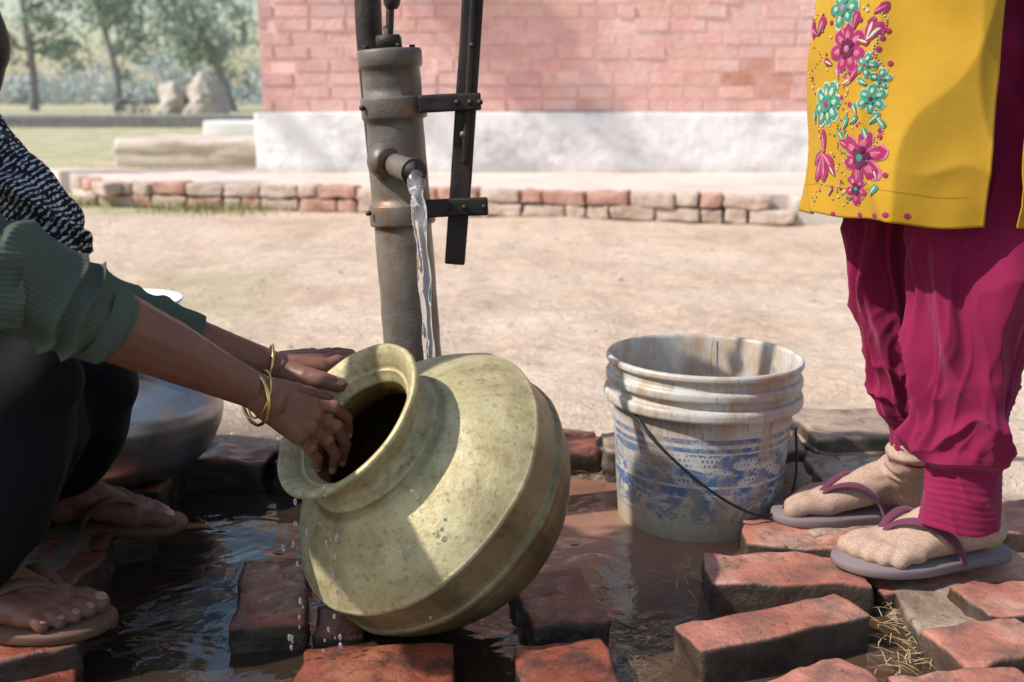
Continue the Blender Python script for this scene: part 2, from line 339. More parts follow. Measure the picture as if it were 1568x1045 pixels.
# ------------------------------------------------------------------ people
def foot(name, heel, toe, side, parent, mskin, msole, mstrap, leg=None, L=.235, anklet=False, sock=False):
    f = V((toe.x-heel.x, toe.y-heel.y, 0)).normalized(); l = V((-f.y, f.x, 0)); z0 = heel.z
    sc = L/.235
    def P(x, y, z): return V((heel.x, heel.y, z0))+f*x*sc+l*y*side*sc+V((0, 0, z*sc))
    vs, fs = [], []
    chain(vs, fs, [(P(.032, 0, .046), .031), (P(.05, 0, .05), .031)])
    chain(vs, fs, [(P(.045, 0, .055), .030), (leg or P(.04, 0, .20), .034)])
    chain(vs, fs, [(P(.05, .002, .078), .030), (P(.10, .008, .060), .026), (P(.15, .014, .042), .020)])
    chain(vs, fs, [(P(.05, -.005, .045), .028), (P(.12, -.018, .036), .020), (P(.165, -.026, .030), .016)])
    for a, b, r in ((.024, .175, .020), (.010, .182, .0175), (-.006, .178, .0165), (-.020, .170, .0155), (-.031, .160, .0145)):
        chain(vs, fs, [(P(.11, a*.7, .045), r), (P(b, a, .030), r*.95)])
    toes = [(.029, .172, .232, .0135), (.009, .180, .228, .0098), (-.009, .176, .218, .0092), (-.0245, .168, .206, .0088), (-.038, .156, .190, .0085)]
    for a, b, c, r in toes:
        if sock: r *= 1.12 if a > .02 else 1.38
        chain(vs, fs, [(P(b, a, .028), r), (P((b+c)/2+.004, a*1.03, .030), r*.95), (P(c-.006, a*1.04, .022), r*.98)])
    if sock:
        vox(name+'_sock', vs, fs, .0024, mskin, parent, 14, disp=lambda c: .0020*math.sin(c.z*260+c.x*40+3*noise.noise(c*25))*sst(z0+.055, z0+.085, c.z)+.0008*noise.noise(c*60))
    else:
        vox(name+'_skin', vs, fs, .0021, mskin, parent, 3, disp=lambda c: .0006*noise.noise(c*90))
        vn, fn_ = [], []
        for a, b, c, r in toes:
            d = (f*.9-V((0, 0, .45))).normalized(); rot = Matrix((d, l, d.cross(l))).transposed()
            ell(vn, fn_, P(c-.002, a*1.04, .022+r/sc*.80), (r*.62, r*.60, r*.16), rot, 12, 8)
        mk(name+'_nails', vn, fn_, MNAIL, parent)
    out = [(-.012,0),(-.006,.024),(.02,.034),(.07,.030),(.12,.040),(.17,.052),(.21,.054),(.24,.044),(.255,.022),(.252,-.005),(.235,-.030),(.20,-.048),(.15,-.052),(.10,-.042),(.05,-.034),(.01,-.030),(-.006,-.018)]
    n = 72; ring = []
    for i in range(n):
        t = i/n*len(out); j = int(t); f_ = t-j; g_ = lambda q: out[q % len(out)]
        ring.append(tuple(.5*((2*b)+(-a+c)*f_+(2*a-5*b+4*c-d)*f_*f_+(-a+3*b-3*c+d)*f_**3) for a, b, c, d in zip(g_(j-1), g_(j), g_(j+1), g_(j+2))))
    vs, fs = [], []
    for z, k_ in ((-.0005, .97), (.002, 1), (.010, 1), (.0135, .985), (.0135, .0)):
        for x, y in ring: vs.append(P(.12+(x-.12)*k_, y*k_, z))
    for i in range(4):
        for j in range(n): q = (j+1) % n; fs.append((i*n+j, i*n+q, (i+1)*n+q, (i+1)*n+j))
    fs.append(tuple(range(n-1, -1, -1))); mk(name+'_slipper_sole', vs, fs, msole, parent)
    for k_, s_ in enumerate((1, -1)):
        pts = [(P(.195, .019, .030), .0045), (P(.165, .019+.010*s_, .058), .007), (P(.13, .012+.030*s_, .064), .0095), (P(.10, .004+.042*s_, .042), .0095), (P(.085, .040*s_, .012), .008)]
        sweep(name+'_strap_%d' % k_, pts, mstrap, 24, 12, parent=parent, flat=(.45, 1))
    if anklet:
        for q, hh in enumerate((.088, .098)):
            pts = [(P(.046+math.cos(a)*.037, math.sin(a)*.036, hh-.012*math.cos(a)), .0022) for a in [i*2*math.pi/24 for i in range(25)]]
            sweep(name+'_anklet_%d' % q, pts, MGOLD, 96, 8, parent=parent, disp=lambda t, th: .0008*math.sin(t*240))

# standing woman
sw = empty('standing_woman')
foot('left_foot', gp(1532, 850, .046), gp(1275, 872, .046), -1, sw, MSKD, MSLIP, MSTRAP, leg=at(1470, 760, 1.335), L=.222, sock=True)
foot('right_foot', gp(1425, 790, .042), gp(1225, 790, .042), 1, sw, MSKD, MSLIP, MSTRAP, leg=at(1395, 690, 1.48), L=.225, sock=True)
def legloft(name, rows, fold, ydepth=.92):
    keys = []
    for v, ul, ur, Y in rows:
        p = at((ul+ur)/2, v, Y); pr_ = at(ur, v, Y); keys.append((p.x, p.y, p.z, pr_.x-p.x))
    nr, ns = 240, 192; vs, fs = [], []
    for i in range(nr):
        x, y, z, r = catmull(keys, i/(nr-1)); t = i/(nr-1)
        for j in range(ns):
            th = 2*math.pi*j/ns; d = fold(t, th, z)
            vs.append(V((x+math.cos(th)*(r+d), y+math.sin(th)*(r*ydepth+d), z+.0025*math.sin(3*th+t*9))))
    for i in range(nr-1):
        for j in range(ns): q = (j+1) % ns; fs.append((i*ns+j, i*ns+q, (i+1)*ns+q, (i+1)*ns+j))
    return mk(name, vs, fs, MMAG, sw)
def ridge(x): return (1-abs(math.sin(x)))**1.6
def mkfold(ph, zc):
    def f(t, th, z):
        loose = sst(zc, zc+.03, z)
        w = 1.6*nz(z*5+ph, math.cos(th), math.sin(th)); w2_ = 1.5*nz(z*11+ph, math.cos(th)*2, math.sin(th)*2)
        a = .022*ridge(1.5*th+ph+3.4*z+.9*math.sin(z*8)+w*.6)+.015*ridge(2.5*th-ph*2+8*z+w)+.008*ridge(4*th+ph-11*z+w*1.5+w2_)+.003*ridge(7*th-14*z+w2_*2)
        a += .008*nz(math.cos(th)*1.6+ph, math.sin(th)*1.6, z*7)
        bunch = math.exp(-((z-zc-.05)/.045)**2)*.012*ridge(z*44+1.8*math.sin(th+ph)+ph+w+w2_)
        cuff = .0005*math.sin(z*700)+.0035*ridge(2*th+z*34+ph+w2_)
        return loose*(a+bunch-.021)+(1-loose)*(cuff-.0015)
    return f
near = [(-60,1400,1640,1.39),(120,1395,1625,1.39),(240,1388,1605,1.38),(333,1386,1592,1.365),(400,1390,1582,1.355),(450,1396,1572,1.35),(500,1400,1567,1.345),(550,1404,1562,1.34),(600,1402,1553,1.335),(640,1394,1550,1.335),(672,1384,1549,1.335),(694,1394,1547,1.335),(708,1420,1534,1.335),(735,1418,1532,1.335),(765,1414,1531,1.335),(800,1408,1528,1.335)]
far = [(-60,1285,1500,1.47),(120,1288,1490,1.47),(240,1290,1470,1.475),(333,1292,1455,1.48),(400,1294,1448,1.48),(450,1300,1443,1.48),(500,1311,1440,1.48),(550,1324,1436,1.48),(590,1333,1432,1.48),(620,1338,1430,1.48),(638,1350,1430,1.48),(650,1362,1428,1.48),(675,1362,1428,1.48),(706,1362,1428,1.48)]
legloft('trouser_leg_left', near, mkfold(.4, at(1470, 706, 1.335).z))
legloft('trouser_leg_right', far, mkfold(2.1, at(1400, 648, 1.48).z))
KX, KY = .562, 1.42; HEM = .512
def K(th, z, off=0):
    h = max(0, .85-z); a = .170+.012*h*2; b = .150+.010*h*2
    fl = .25+.75*h/.34
    w = nz(math.cos(th)*1.5, math.sin(th)*1.5, z*4)
    d = fl*(.007*math.sin(3*th+z*5)+.016*ridge(2.0*th+.9+.9*math.sin(z*6)+w)+.009*ridge(4.0*th-1+z*6+w*2)-.010)+.006*nz(math.cos(th)*2.5, math.sin(th)*2.5, z*8)+.0035*ridge(z*22+th*2.4+w*3)*sst(-2.3, -1.9, th)
    n = V((math.cos(th)/a, math.sin(th)/b, 0)).normalized()
    return V((KX+a*math.cos(th), KY+b*math.sin(th), z))+n*(d+off)
def panel(name, t0, t1, nt, nzz=120, ztop=.90):
    vs, fs = [], []
    for lay, o_ in ((0, 0), (1, -.0022)):
        for i in range(nzz):
            for j in range(nt):
                th = t0+(t1-t0)*j/(nt-1); f_ = i/(nzz-1); z = HEM+(ztop-HEM)*f_
                z -= (1-f_)*(.004*math.sin(3*th)+.002*math.sin(9*th))
                e = min(j, nt-1-j)/nt; vs.append(K(th, z, .004*math.exp(-e*60)*(1-f_)+o_))
    N_ = nzz*nt
    for i in range(nzz-1):
        for j in range(nt-1):
            a = i*nt+j; fs.append((a, a+1, a+nt+1, a+nt)); fs.append((N_+a, N_+a+nt, N_+a+nt+1, N_+a+1))
    for j in range(nt-1): fs.append((j, N_+j, N_+j+1, j+1))
    for i in range(nzz-1):
        a = i*nt; fs.append((a, a+nt, N_+a+nt, N_+a)); a = i*nt+nt-1; fs.append((a, N_+a, N_+a+nt, a+nt))
    mk(name, vs, fs, MMUST, sw)
rad = math.radians
panel('kameez_front_panel', rad(-266), rad(-92), 190); panel('kameez_back_panel', rad(-78), rad(82), 120)
MSTI = M('stitch', (.36,.19,.01), .9).m
def kstrip(name, t0, t1, z0, z1, off, mat, n=120):
    vs = []
    for i in range(n):
        th = t0+(t1-t0)*i/(n-1); sh = .004*math.sin(3*th)+.002*math.sin(9*th); vs += [K(th, z0-sh, off), K(th, z1-sh, off)]
    mk(name, vs, [(2*i, 2*i+2, 2*i+3, 2*i+1) for i in range(n-1)], mat, sw)
kstrip('hem_stitch', rad(-200), rad(-93), HEM+.036, HEM+.0366, .0004, MSTI)
def inv(u, v):
    best = None; b = (v-522.5)/FP; dy = CT-b*ST
    for i in range(-200, -92):
        th = rad(i); p = K(th, .6); uu = 784+p.x/(p.y/dy)*FP
        if best is None or abs(uu-u) < best[0]: best = (abs(uu-u), th, p.y)
    return best[1], CAMZ+(-ST-b*CT)/dy*best[2]
emb = {}
def patch(poly, th0, z0, ang, mat, off):
    vs, fs = emb.setdefault(mat.name, ([], [], mat))[:2]; o = len(vs)
    ca_, sa_ = math.cos(ang), math.sin(ang)
    def mp(x, y, of):
        X = x*ca_-y*sa_; Z = x*sa_+y*ca_; return K(th0+X/.16, max(HEM+.001, z0+Z), of)
    mx = sum(p[0] for p in poly)/len(poly); my = sum(p[1] for p in poly)/len(poly)
    for x, y in poly: vs.append(mp(x, y, off))
    for x, y in poly: vs.append(mp(mx+(x-mx)*.55, my+(y-my)*.55, off+.0005))
    vs.append(mp(mx, my, off+.0006)); n = len(poly)
    for i in range(n):
        j = (i+1) % n; fs.append((o+i, o+j, o+n+j, o+n+i)); fs.append((o+n+i, o+n+j, o+2*n))
def petal(L, w, n=14):
    pts = []
    for i in range(n):
        a = i/n*2*math.pi; x = L*(.5-.5*math.cos(a)); y = w*math.sin(a)*(.45+.75*(x/L))
        pts.append((x*R.uniform(.93, 1.05), y*R.uniform(.85, 1.12)))
    return pts
def flower(u, v, Rr, n, c1, c2, c3, a0=0, aw=.34):
    th, z = inv(u, v)
    for i in range(n):
        a = a0+2*math.pi*i/n+R.uniform(-.1, .1); L = Rr*R.uniform(.85, 1.12)
        patch(petal(L*1.07, L*aw*1.15), th, z, a, ME_PALE if c1 is ME_TEAL else ME_PINK, .0008)
        patch(petal(L, L*aw), th, z, a, c1, .0013); patch(petal(L*.78, L*aw*.28), th, z, a, c2, .0020); patch(petal(L*.45, L*aw*.5), th, z, a, ME_DK if c1 is ME_MAG else c1, .0025)
        for q in (-1, 1): patch(petal(L*.7, L*aw*.10), th, z, a+.16*q, c2, .0019)
    patch([(Rr*.15*math.cos(k*.7), Rr*.15*math.sin(k*.7)) for k in range(9)], th, z, 0, c3, .0032)
def leaf(u, v, L, a, c1, c2=None, w=.28):
    th, z = inv(u, v); patch(petal(L, L*w), th, z, a, c1, .0012)
    patch(petal(L*.8, L*w*.3), th, z, a, c2 or ME_PALE, .0020)
def dot(u, v, r_, c):
    th, z = inv(u, v); patch([(r_*math.cos(k*.7), r_*math.sin(k*.7)) for k in range(9)], th, z, 0, c, .0010)
flower(1268, 160, .028, 8, ME_TEAL, ME_PALE, ME_MAG, .2, .30); flower(1331, 152, .018, 6, ME_TEAL, ME_PALE, ME_DK, .5); flower(1322, 100, .016, 5, ME_TEAL, ME_PALE, ME_MAG, 0)
flower(1318, 242, .032, 6, ME_MAG, ME_PINK, ME_TEAL, .3, .30); flower(1297, 75, .029, 7, ME_MAG, ME_PINK, ME_PINK, .6, .30); flower(1292, 12, .024, 6, ME_TEAL, ME_PALE, ME_PINK, .1)
flower(1345, 122, .013, 5, ME_TEAL, ME_PALE, ME_MAG, .3); flower(1309, 290, .018, 5, ME_MAG, ME_PINK, ME_TEAL, .9)
for u, v, L, a, c1, c2 in ((1262,235,.038,-1.9,ME_MAG,ME_PINK),(1262,235,.036,-1.3,ME_MAG,ME_PINK),(1264,232,.030,-2.6,ME_MAG,ME_PINK),(1262,235,.032,-.6,ME_MAG,ME_PINK),(1264,232,.028,1.9,ME_MAG,ME_PINK),
    (1322,62,.028,.7,ME_MAG,ME_PALE),(1322,62,.028,1.3,ME_MAG,ME_PALE),(1258,60,.026,1.8,ME_MAG,ME_PINK),(1262,55,.024,2.5,ME_MAG,ME_PINK),(1262,55,.026,1.1,ME_MAG,ME_PINK),(1290,200,.018,1.2,ME_TEAL,None),(1292,215,.017,2.4,ME_TEAL,None),
    (1300,190,.017,.6,ME_TEAL,None),(1330,190,.017,.9,ME_TEAL,None),(1283,120,.016,2.0,ME_PINK,None),(1340,180,.017,-.9,ME_TEAL,None),(1290,130,.017,.4,ME_PINK,None),(1330,20,.022,.5,ME_MAG,ME_PINK),(1275,100,.019,2.8,ME_MAG,None),(1250,190,.018,1.5,ME_TEAL,None),
    (1280,270,.020,2.4,ME_MAG,None),(1335,300,.016,1.2,ME_TEAL,None),(1300,125,.022,1.0,ME_MAG,ME_PINK),(1306,45,.022,1.4,ME_MAG,ME_PINK),(1312,175,.016,2.2,ME_TEAL,None),(1320,195,.018,-1.2,ME_TEAL,None),(1285,215,.020,-.4,ME_MAG,ME_PINK),(1272,300,.014,1.2,ME_MAG,None),(1345,275,.014,2.0,ME_MAG,None),(1325,130,.016,2.7,ME_TEAL,None),(1310,60,.020,-.3,ME_MAG,None)):
    leaf(u, v, L, a, c1, c2)
for u, v in ((1355,47),(1357,97),(1356,268),(1346,58),(1338,232),(1246,88),(1248,115),(1250,250),(1340,330),(1362,328),(1310,330),(1278,328),(1300,160),(1304,120),(1287,150),(1347,200),(1345,210),(1275,35),(1313,30),(1350,15),(1340,75),(1390,330)):
    dot(u, v, .0033, ME_MAG)
for i in range(52): dot(1290+8*math.sin(i*.8), 100+i*4.2, .0015, R.choice([ME_TEAL, ME_PALE, ME_PINK]))
for i in range(48): dot(1342+9*math.sin(i*.35), 15+i*4.5, .0012, R.choice([ME_PALE, ME_PINK]))
for i in range(60): dot(1256+6*math.sin(i*.5), 8+i*5, .0012, R.choice([ME_PALE, ME_PINK, ME_TEAL]))
for i in range(90): dot(R.uniform(1250, 1340), R.uniform(5, 310), R.uniform(.0012, .0022), R.choice([ME_PALE, ME_PINK, ME_TEAL, ME_MAG]))
for n_, (a, b, c) in list(emb.items()): mk(n_, a, b, c, sw)
vs, fs = [], []
ell(vs, fs, V((.575, 1.42, .92)), (.125, .155, .13)); ell(vs, fs, V((.575, 1.42, 1.06)), (.105, .13, .13)); ell(vs, fs, V((.565, 1.42, 1.2)), (.115, .145, .12))
ell(vs, fs, V((.50, 1.37, 1.18)), (.055, .06, .055)); ell(vs, fs, V((.50, 1.48, 1.18)), (.055, .06, .055))
chain(vs, fs, [(V((.58, 1.27, 1.27)), .052), (V((.58, 1.57, 1.27)), .052)])
chain(vs, fs, [(V((.58, 1.26, 1.27)), .05), (V((.52, 1.24, 1.08)), .045), (V((.46, 1.27, 1.02)), .042)]); chain(vs, fs, [(V((.58, 1.58, 1.27)), .05), (V((.52, 1.60, 1.08)), .045), (V((.46, 1.58, 1.02)), .042)])
vox('kameez_bodice', vs, fs, .007, MMUST, sw, 8, disp=lambda c: .003*noise.noise(c*14))
def hand_grip(vs, fs, wr_, d, up, side=1):
    l = up.cross(d).normalized()*side; kn = wr_+d*.085
    for i, o in enumerate((-.027, -.009, .009, .026)):
        k0 = kn+l*o; ln = (.9, 1, .95, .8)[i]
        chain(vs, fs, [(wr_+l*o*.6, .013), (k0, .0115)])
        chain(vs, fs, [(k0, .0095), (k0+d*.024*ln-up*.022, .009), (k0+d*.008-up*.046*ln, .0082), (k0-d*.012-up*.043, .0075)])
    chain(vs, fs, [(wr_+d*.02-l*.02, .014), (wr_+d*.05-l*.038-up*.018, .0115), (wr_+d*.072-l*.030-up*.040, .0095)])
for sd, e, w_, nm in ((-1, V((.46, 1.27, 1.02)), V((.415, 1.49, .925)), 'left'), (1, V((.46, 1.58, 1.02)), V((.36, 1.60, .92)), 'right')):
    vs, fs = [], []; chain(vs, fs, [(e+V((.02, 0, .03)), .036), (e.lerp(w_, .4), .031), (w_, .022)])
    hand_grip(vs, fs, w_, V((-.85, 0, -.35)).normalized(), V((-.35, 0, .85)).normalized())
    vox(nm+'_forearm_hand', vs, fs, .003, MSK, sw, 3)
MEYE = M('eye', (.7,.68,.65), .2).m
def head(c, fwd, parent, hairlen=.25):
    f = fwd.normalized(); l = V((0, 0, 1)).cross(f).normalized(); u = f.cross(l); rot = Matrix((f, l, u)).transposed()
    P = lambda x, y, z: c+rot @ V((x, y, z)); vs, fs = [], []
    ell(vs, fs, P(-.005, 0, .03), (.092, .074, .085), rot); ell(vs, fs, P(.02, 0, -.035), (.062, .054, .070), rot); ell(vs, fs, P(.052, 0, -.085), (.022, .024, .018), rot)
    chain(vs, fs, [(P(.084, 0, .01), .008), (P(.102, 0, -.024), .0115)]); ell(vs, fs, P(.090, 0, -.028), (.014, .018, .009), rot)
    ell(vs, fs, P(.078, 0, -.052), (.014, .024, .006), rot); ell(vs, fs, P(.076, 0, -.062), (.014, .021, .007), rot)
    for s_ in (1, -1):
        ell(vs, fs, P(-.005, .076*s_, -.01), (.016, .007, .028), rot); ell(vs, fs, P(.05, .036*s_, -.02), (.024, .022, .022), rot); ell(vs, fs, P(.074, .03*s_, .022), (.014, .022, .008), rot)
    chain(vs, fs, [(P(-.015, 0, -.05), .05), (P(-.05, 0, -.17), .052)])
    vox('head', vs, fs, .0035, MSK, parent, 3)
    vs, fs = [], []
    for s_ in (1, -1): ell(vs, fs, P(.073, .031*s_, .006), (.012, .014, .010), rot, 16, 10)
    mk('eyes', vs, fs, MEYE, parent)
    vs, fs = [], []
    for s_ in (1, -1): ell(vs, fs, P(.082, .031*s_, .005), (.0045, .0055, .0055), rot, 12, 8)
    mk('irises', vs, fs, MHAIR, parent)
    vs, fs = [], []
    ell(vs, fs, P(-.022, 0, .045), (.092, .082, .088), rot); ell(vs, fs, P(-.10, 0, .0), (.035, .04, .04), rot)
    chain(vs, fs, [(P(-.10, 0, .0), .03), (P(-.12, 0, -.12), .022), (P(-.12, .01, -.12-hairlen), .012)])
    vox('hair', vs, fs, .004, MHAIR, parent, 3, disp=lambda q: .0015*math.sin(q.y*500+q.x*300))
head(V((.54, 1.42, 1.46)), V((-1, -.05, -.35)), sw)

# squatting woman
sq = empty('squatting_woman')
vs, fs = [], []
wrn = at(395, 601, 1.205)
chain(vs, fs, [(at(20, 440, 1.04), .042), (at(110, 472, 1.065), .041), (at(180, 502, 1.09), .038), (at(260, 537, 1.13), .033), (at(330, 571, 1.17), .0262), (wrn, .0212)])
capsule(vs, fs, wrn+V((0, .008, .002)), .018, at(418, 610, 1.222), .019); capsule(vs, fs, wrn+V((0, -.008, -.004)), .017, at(414, 618, 1.205), .018)
kn = [at(478, 622, 1.262), at(482, 638, 1.248), at(474, 655, 1.234), at(458, 668, 1.222)]
for i, k_ in enumerate(kn):
    b = at(415+i*-3, 606+i*6, 1.228-i*.008); capsule(vs, fs, b, .0150, k_, .0112)
capsule(vs, fs, at(440, 625, 1.235), .017, at(460, 645, 1.236), .014)
fg = [[kn[0], at(510, 624, 1.272), at(531, 640, 1.285), at(533, 664, 1.292)], [kn[1], at(514, 654, 1.262), at(529, 680, 1.272), at(524, 706, 1.278)],
      [kn[2], at(500, 675, 1.248), at(514, 697, 1.256), at(509, 718, 1.262)], [kn[3], at(475, 687, 1.232), at(487, 703, 1.242), at(486, 719, 1.25)]]
for i, f_ in enumerate(fg):
    r0 = (.0090, .0092, .0087, .0078)[i]; chain(vs, fs, [(p, r0*(1-.09*j)) for j, p in enumerate(f_)])
    capsule(vs, fs, f_[1], r0*1.05, f_[1]+V((.001, 0, 0)), r0*1.05); capsule(vs, fs, f_[0]+V((0, -.001, .002)), r0*1.22, f_[0]+V((.001, 0, 0)), r0*1.2)
chain(vs, fs, [(at(415, 598, 1.235), .016), (at(446, 601, 1.268), .0135), (at(476, 606, 1.290), .0115), (at(502, 615, 1.302), .0095)])
vox('right_arm_hand', vs, fs, .0018, MSK, sq, 3, disp=lambda c: .0005*noise.noise(c*110))
def nail(p, q, r, toward, nm):
    d = (q-p).normalized(); n = (toward-d*toward.dot(d)).normalized(); rot = Matrix((d, n.cross(d), n)).transposed(); vs, fs = [], []
    ell(vs, fs, q+n*r*.82, (r*.85, r*.68, r*.18), rot, 14, 8); mk(nm, vs, fs, MNAIL, sq)
for i, f_ in enumerate(fg): nail(f_[2], f_[3], .0068, V((.2, -.9, .4)), 'right_nail_%d' % i)
vs, fs = [], []
wl_ = at(420, 562, 1.345)
chain(vs, fs, [(at(150, 470, 1.27), .036), (at(270, 515, 1.285), .032), (at(350, 541, 1.315), .0255), (wl_, .020)])
kf = [at(492, 562, 1.352), at(494, 554, 1.372), at(488, 549, 1.390), at(478, 546, 1.405)]
for i, k_ in enumerate(kf): capsule(vs, fs, at(432, 564-i*3, 1.345+i*.010), .0155, k_, .0118)
ff = [[kf[0], at(518, 553, 1.362), at(538, 557, 1.380), at(545, 575, 1.392)], [kf[1], at(522, 546, 1.384), at(543, 548, 1.400), at(552, 562, 1.412)],
      [kf[2], at(515, 541, 1.402), at(537, 543, 1.418), at(546, 556, 1.43)], [kf[3], at(502, 540, 1.415), at(520, 542, 1.428), at(530, 553, 1.436)]]
for i, f_ in enumerate(ff): chain(vs, fs, [(p, (.0092, .0095, .009, .008)[i]*(1-.08*j)) for j, p in enumerate(f_)])
th_ = [at(437, 571, 1.338), at(468, 578, 1.322), at(496, 583, 1.316), at(519, 590, 1.316)]
chain(vs, fs, list(zip(th_, (.0165, .0140, .0112, .0096))))
vox('left_arm_hand', vs, fs, .0018, MSK, sq, 3, disp=lambda c: .0005*noise.noise(c*110))
nail(th_[2], th_[3], .0095, V((0, -.5, .8)), 'left_thumb_nail')
def bangle(nm, c, d, r, w=.0018):
    d = d.normalized(); a = V((0, 0, 1)); a = (a-d*a.dot(d)).normalized(); b = d.cross(a)
    sweep(nm, [(c+a*math.cos(t)*r+b*math.sin(t)*r, w) for t in [i*2*math.pi/32 for i in range(33)]], MGOLD, 128, 10, parent=sq)
dn = (wrn-at(330, 572, 1.17)).normalized()
bangle('bangle_right', at(390, 610, 1.203), (dn+V((.2, .2, .5))), .031, .0022); bangle('bangle_right_thin', at(398, 604, 1.21), (dn+V((.3, 0, .1))), .028, .0012)
bangle('bangle_left', at(413, 560, 1.342), V((1, .3, -.2)), .027)
def slv(t, th):
    rib = .0015*abs(math.sin(th*30)); w = nz(math.cos(th)*1.2, math.sin(th)*1.2, t*5)
    fold = .0085*ridge(t*19+.9*math.sin(th+1)+1.6*w)*sst(.3, .5, t)*(1-sst(.80, .88, t))
    return rib+fold+.007*w+(-.004*sst(.84, .88, t))
sweep('right_sleeve', [(V((-.80, 1.08, .80)), .075), (V((-.68, 1.04, .68)), .062), (at(-60, 390, 1.02), .050), (at(20, 424, 1.035), .050), (at(90, 462, 1.06), .048), (at(130, 482, 1.073), .045), (at(170, 500, 1.086), .045)],
      MKNIT, 170, 240, disp=slv, parent=sq, cap=False)
sweep('right_cuff_lining', [(at(140, 486, 1.074), .042), (at(169, 499.5, 1.0855), .0415), (at(170.5, 500, 1.086), .038), (at(140, 486, 1.074), .037)], MKNIT, 12, 64, parent=sq, cap=False)
sweep('left_sleeve', [(V((-.82, 1.42, .78)), .07), (at(20, 380, 1.27), .052), (at(130, 460, 1.262), .042), (at(220, 496, 1.275), .036), (at(300, 524, 1.295), .0345)], MKNIT, 100, 160, disp=lambda t, th: slv(t, th)*.6, parent=sq, cap=False)
vs, fs = [], []
ell(vs, fs, V((-.98, 1.28, .30)), (.17, .19, .16)); ell(vs, fs, V((-.93, 1.27, .46)), (.14, .16, .16)); ell(vs, fs, V((-.87, 1.26, .64)), (.13, .17, .15))
chain(vs, fs, [(V((-.82, 1.12, .76)), .065), (V((-.82, 1.40, .76)), .065)])
vox('kurta', vs, fs, .007, MBLACK, sq, 8, disp=lambda c: .005*noise.noise(c*10))
vs, fs = [], []
kf_ = at(148, 600, 1.42); knr = at(30, 600, 1.18)
chain(vs, fs, [(V((-1.0, 1.38, .24)), .13), (V((-.80, 1.41, .32)), .10), (kf_, .060)])
chain(vs, fs, [(kf_, .060), (at(130, 650, 1.45), .060), (at(80, 730, 1.49), .050), (at(50, 790, 1.50), .050)])
chain(vs, fs, [(V((-1.0, 1.18, .24)), .13), (V((-.78, 1.16, .34)), .10), (knr, .070)])
chain(vs, fs, [(knr, .070), (at(10, 700, 1.17), .075), (at(-25, 800, 1.16), .062), (at(-50, 860, 1.16), .058)])
chain(vs, fs, [(V((-.80, 1.3, .30)), .12), (at(60, 600, 1.30), .06), (at(70, 690, 1.35), .05)])
chain(vs, fs, [(V((-.9, 1.3, .2)), .14), (V((-.72, 1.3, .16)), .10)])
vox('black_salwar', vs, fs, .006, MBLACK, sq, 10, disp=lambda c: .006*math.sin(c.x*40+c.z*22+6*noise.noise(c*6))+.004*noise.noise(c*20))
def dfold(t, th): return .010*ridge(2*th+t*5)+.005*math.sin(5*th+t*14)+.006*nz(math.cos(th), math.sin(th), t*6)
sweep('dupatta_dotted', [(V((-.80, 1.30, .86)), .07), (at(-90, 190, 1.27), .055), (at(-35, 260, 1.20), .045), (at(0, 320, 1.17), .035)], MDOT, 70, 72, disp=dfold, parent=sq)
sweep('dupatta_striped', [(at(-30, 245, 1.22), .04), (at(38, 305, 1.16), .031), (at(80, 355, 1.15), .028), (at(102, 382, 1.15), .022), (at(118, 402, 1.15), .012)], MSTR, 90, 96, disp=lambda t, th: dfold(t, th)*.8, parent=sq)
head(V((-.70, 1.26, .93)), V((1, 0, -.8)), sq, .12)
sweep('hair_strand', [(V((-.66, 1.2, .92)), .03), (at(-30, 30, 1.2), .022), (at(-14, 110, 1.2), .014), (at(-22, 180, 1.2), .004)], MHAIR, 20, 14, parent=sq)
foot('left_foot', gp(58, 812, .042), gp(178, 808, .042), -1, sq, MSK, MSLIPB, MSLIPB, leg=at(75, 745, 1.50), L=.20, anklet=True)
foot('right_foot', gp(-110, 950, .052), gp(98, 962, .052), 1, sq, MSK, MSLIPB, MSLIPB, leg=at(-60, 860, 1.17), L=.21, anklet=True)

# ------------------------------------------------------------------ ground
def basin(x, y):
    j = .018*nz(x*9, y*9, 3)
    return sst(-.60+j, -.55+j, x)*(1-sst(.47+j, .53+j, x))*(1-sst(1.80+j, 1.84+j, y))
def gh(x, y):
    out = .047+.014*nz(x*2.3, y*2.3)+.009*nz(x*7, y*7, 1)+.004*nz(x*18, y*18, 2)
    if x > .5 and y < 1.75: out -= .035
    if y > 9: out = .047
    b = basin(x, y)
    ins = -.035+.03*sst(.30, .42, x)*(1-sst(1.42, 1.5, y))+.008*nz(x*14, y*14, 5)
    return out*(1-b)+ins*b
def axis(c0, c1, st, lo, hi, gr=1.1):
    a = []; x = c0
    while x <= c1: a.append(x); x += st
    s = st; x = c1
    while x < hi: s = s*gr; x += s; a.append(min(x, hi))
    s = st; x = c0; l = []
    while x > lo: s *= gr; x -= s; l.append(max(x, lo))
    return l[::-1]+a
xs = axis(-1.3, 1.3, .02, -260, 260, 1.06); ys = axis(.7, 3.2, .02, -30, 400, 1.07)
vs = [V((x, y, gh(x, y))) for y in ys for x in xs]; nx = len(xs)
fs = [(j*nx+i, j*nx+i+1, (j+1)*nx+i+1, (j+1)*nx+i) for j in range(len(ys)-1) for i in range(nx-1)]
gr_o = mk('ground', vs, fs, MG)
ca = gr_o.data.color_attributes.new('mask', 'FLOAT_COLOR', 'POINT'); buf = []
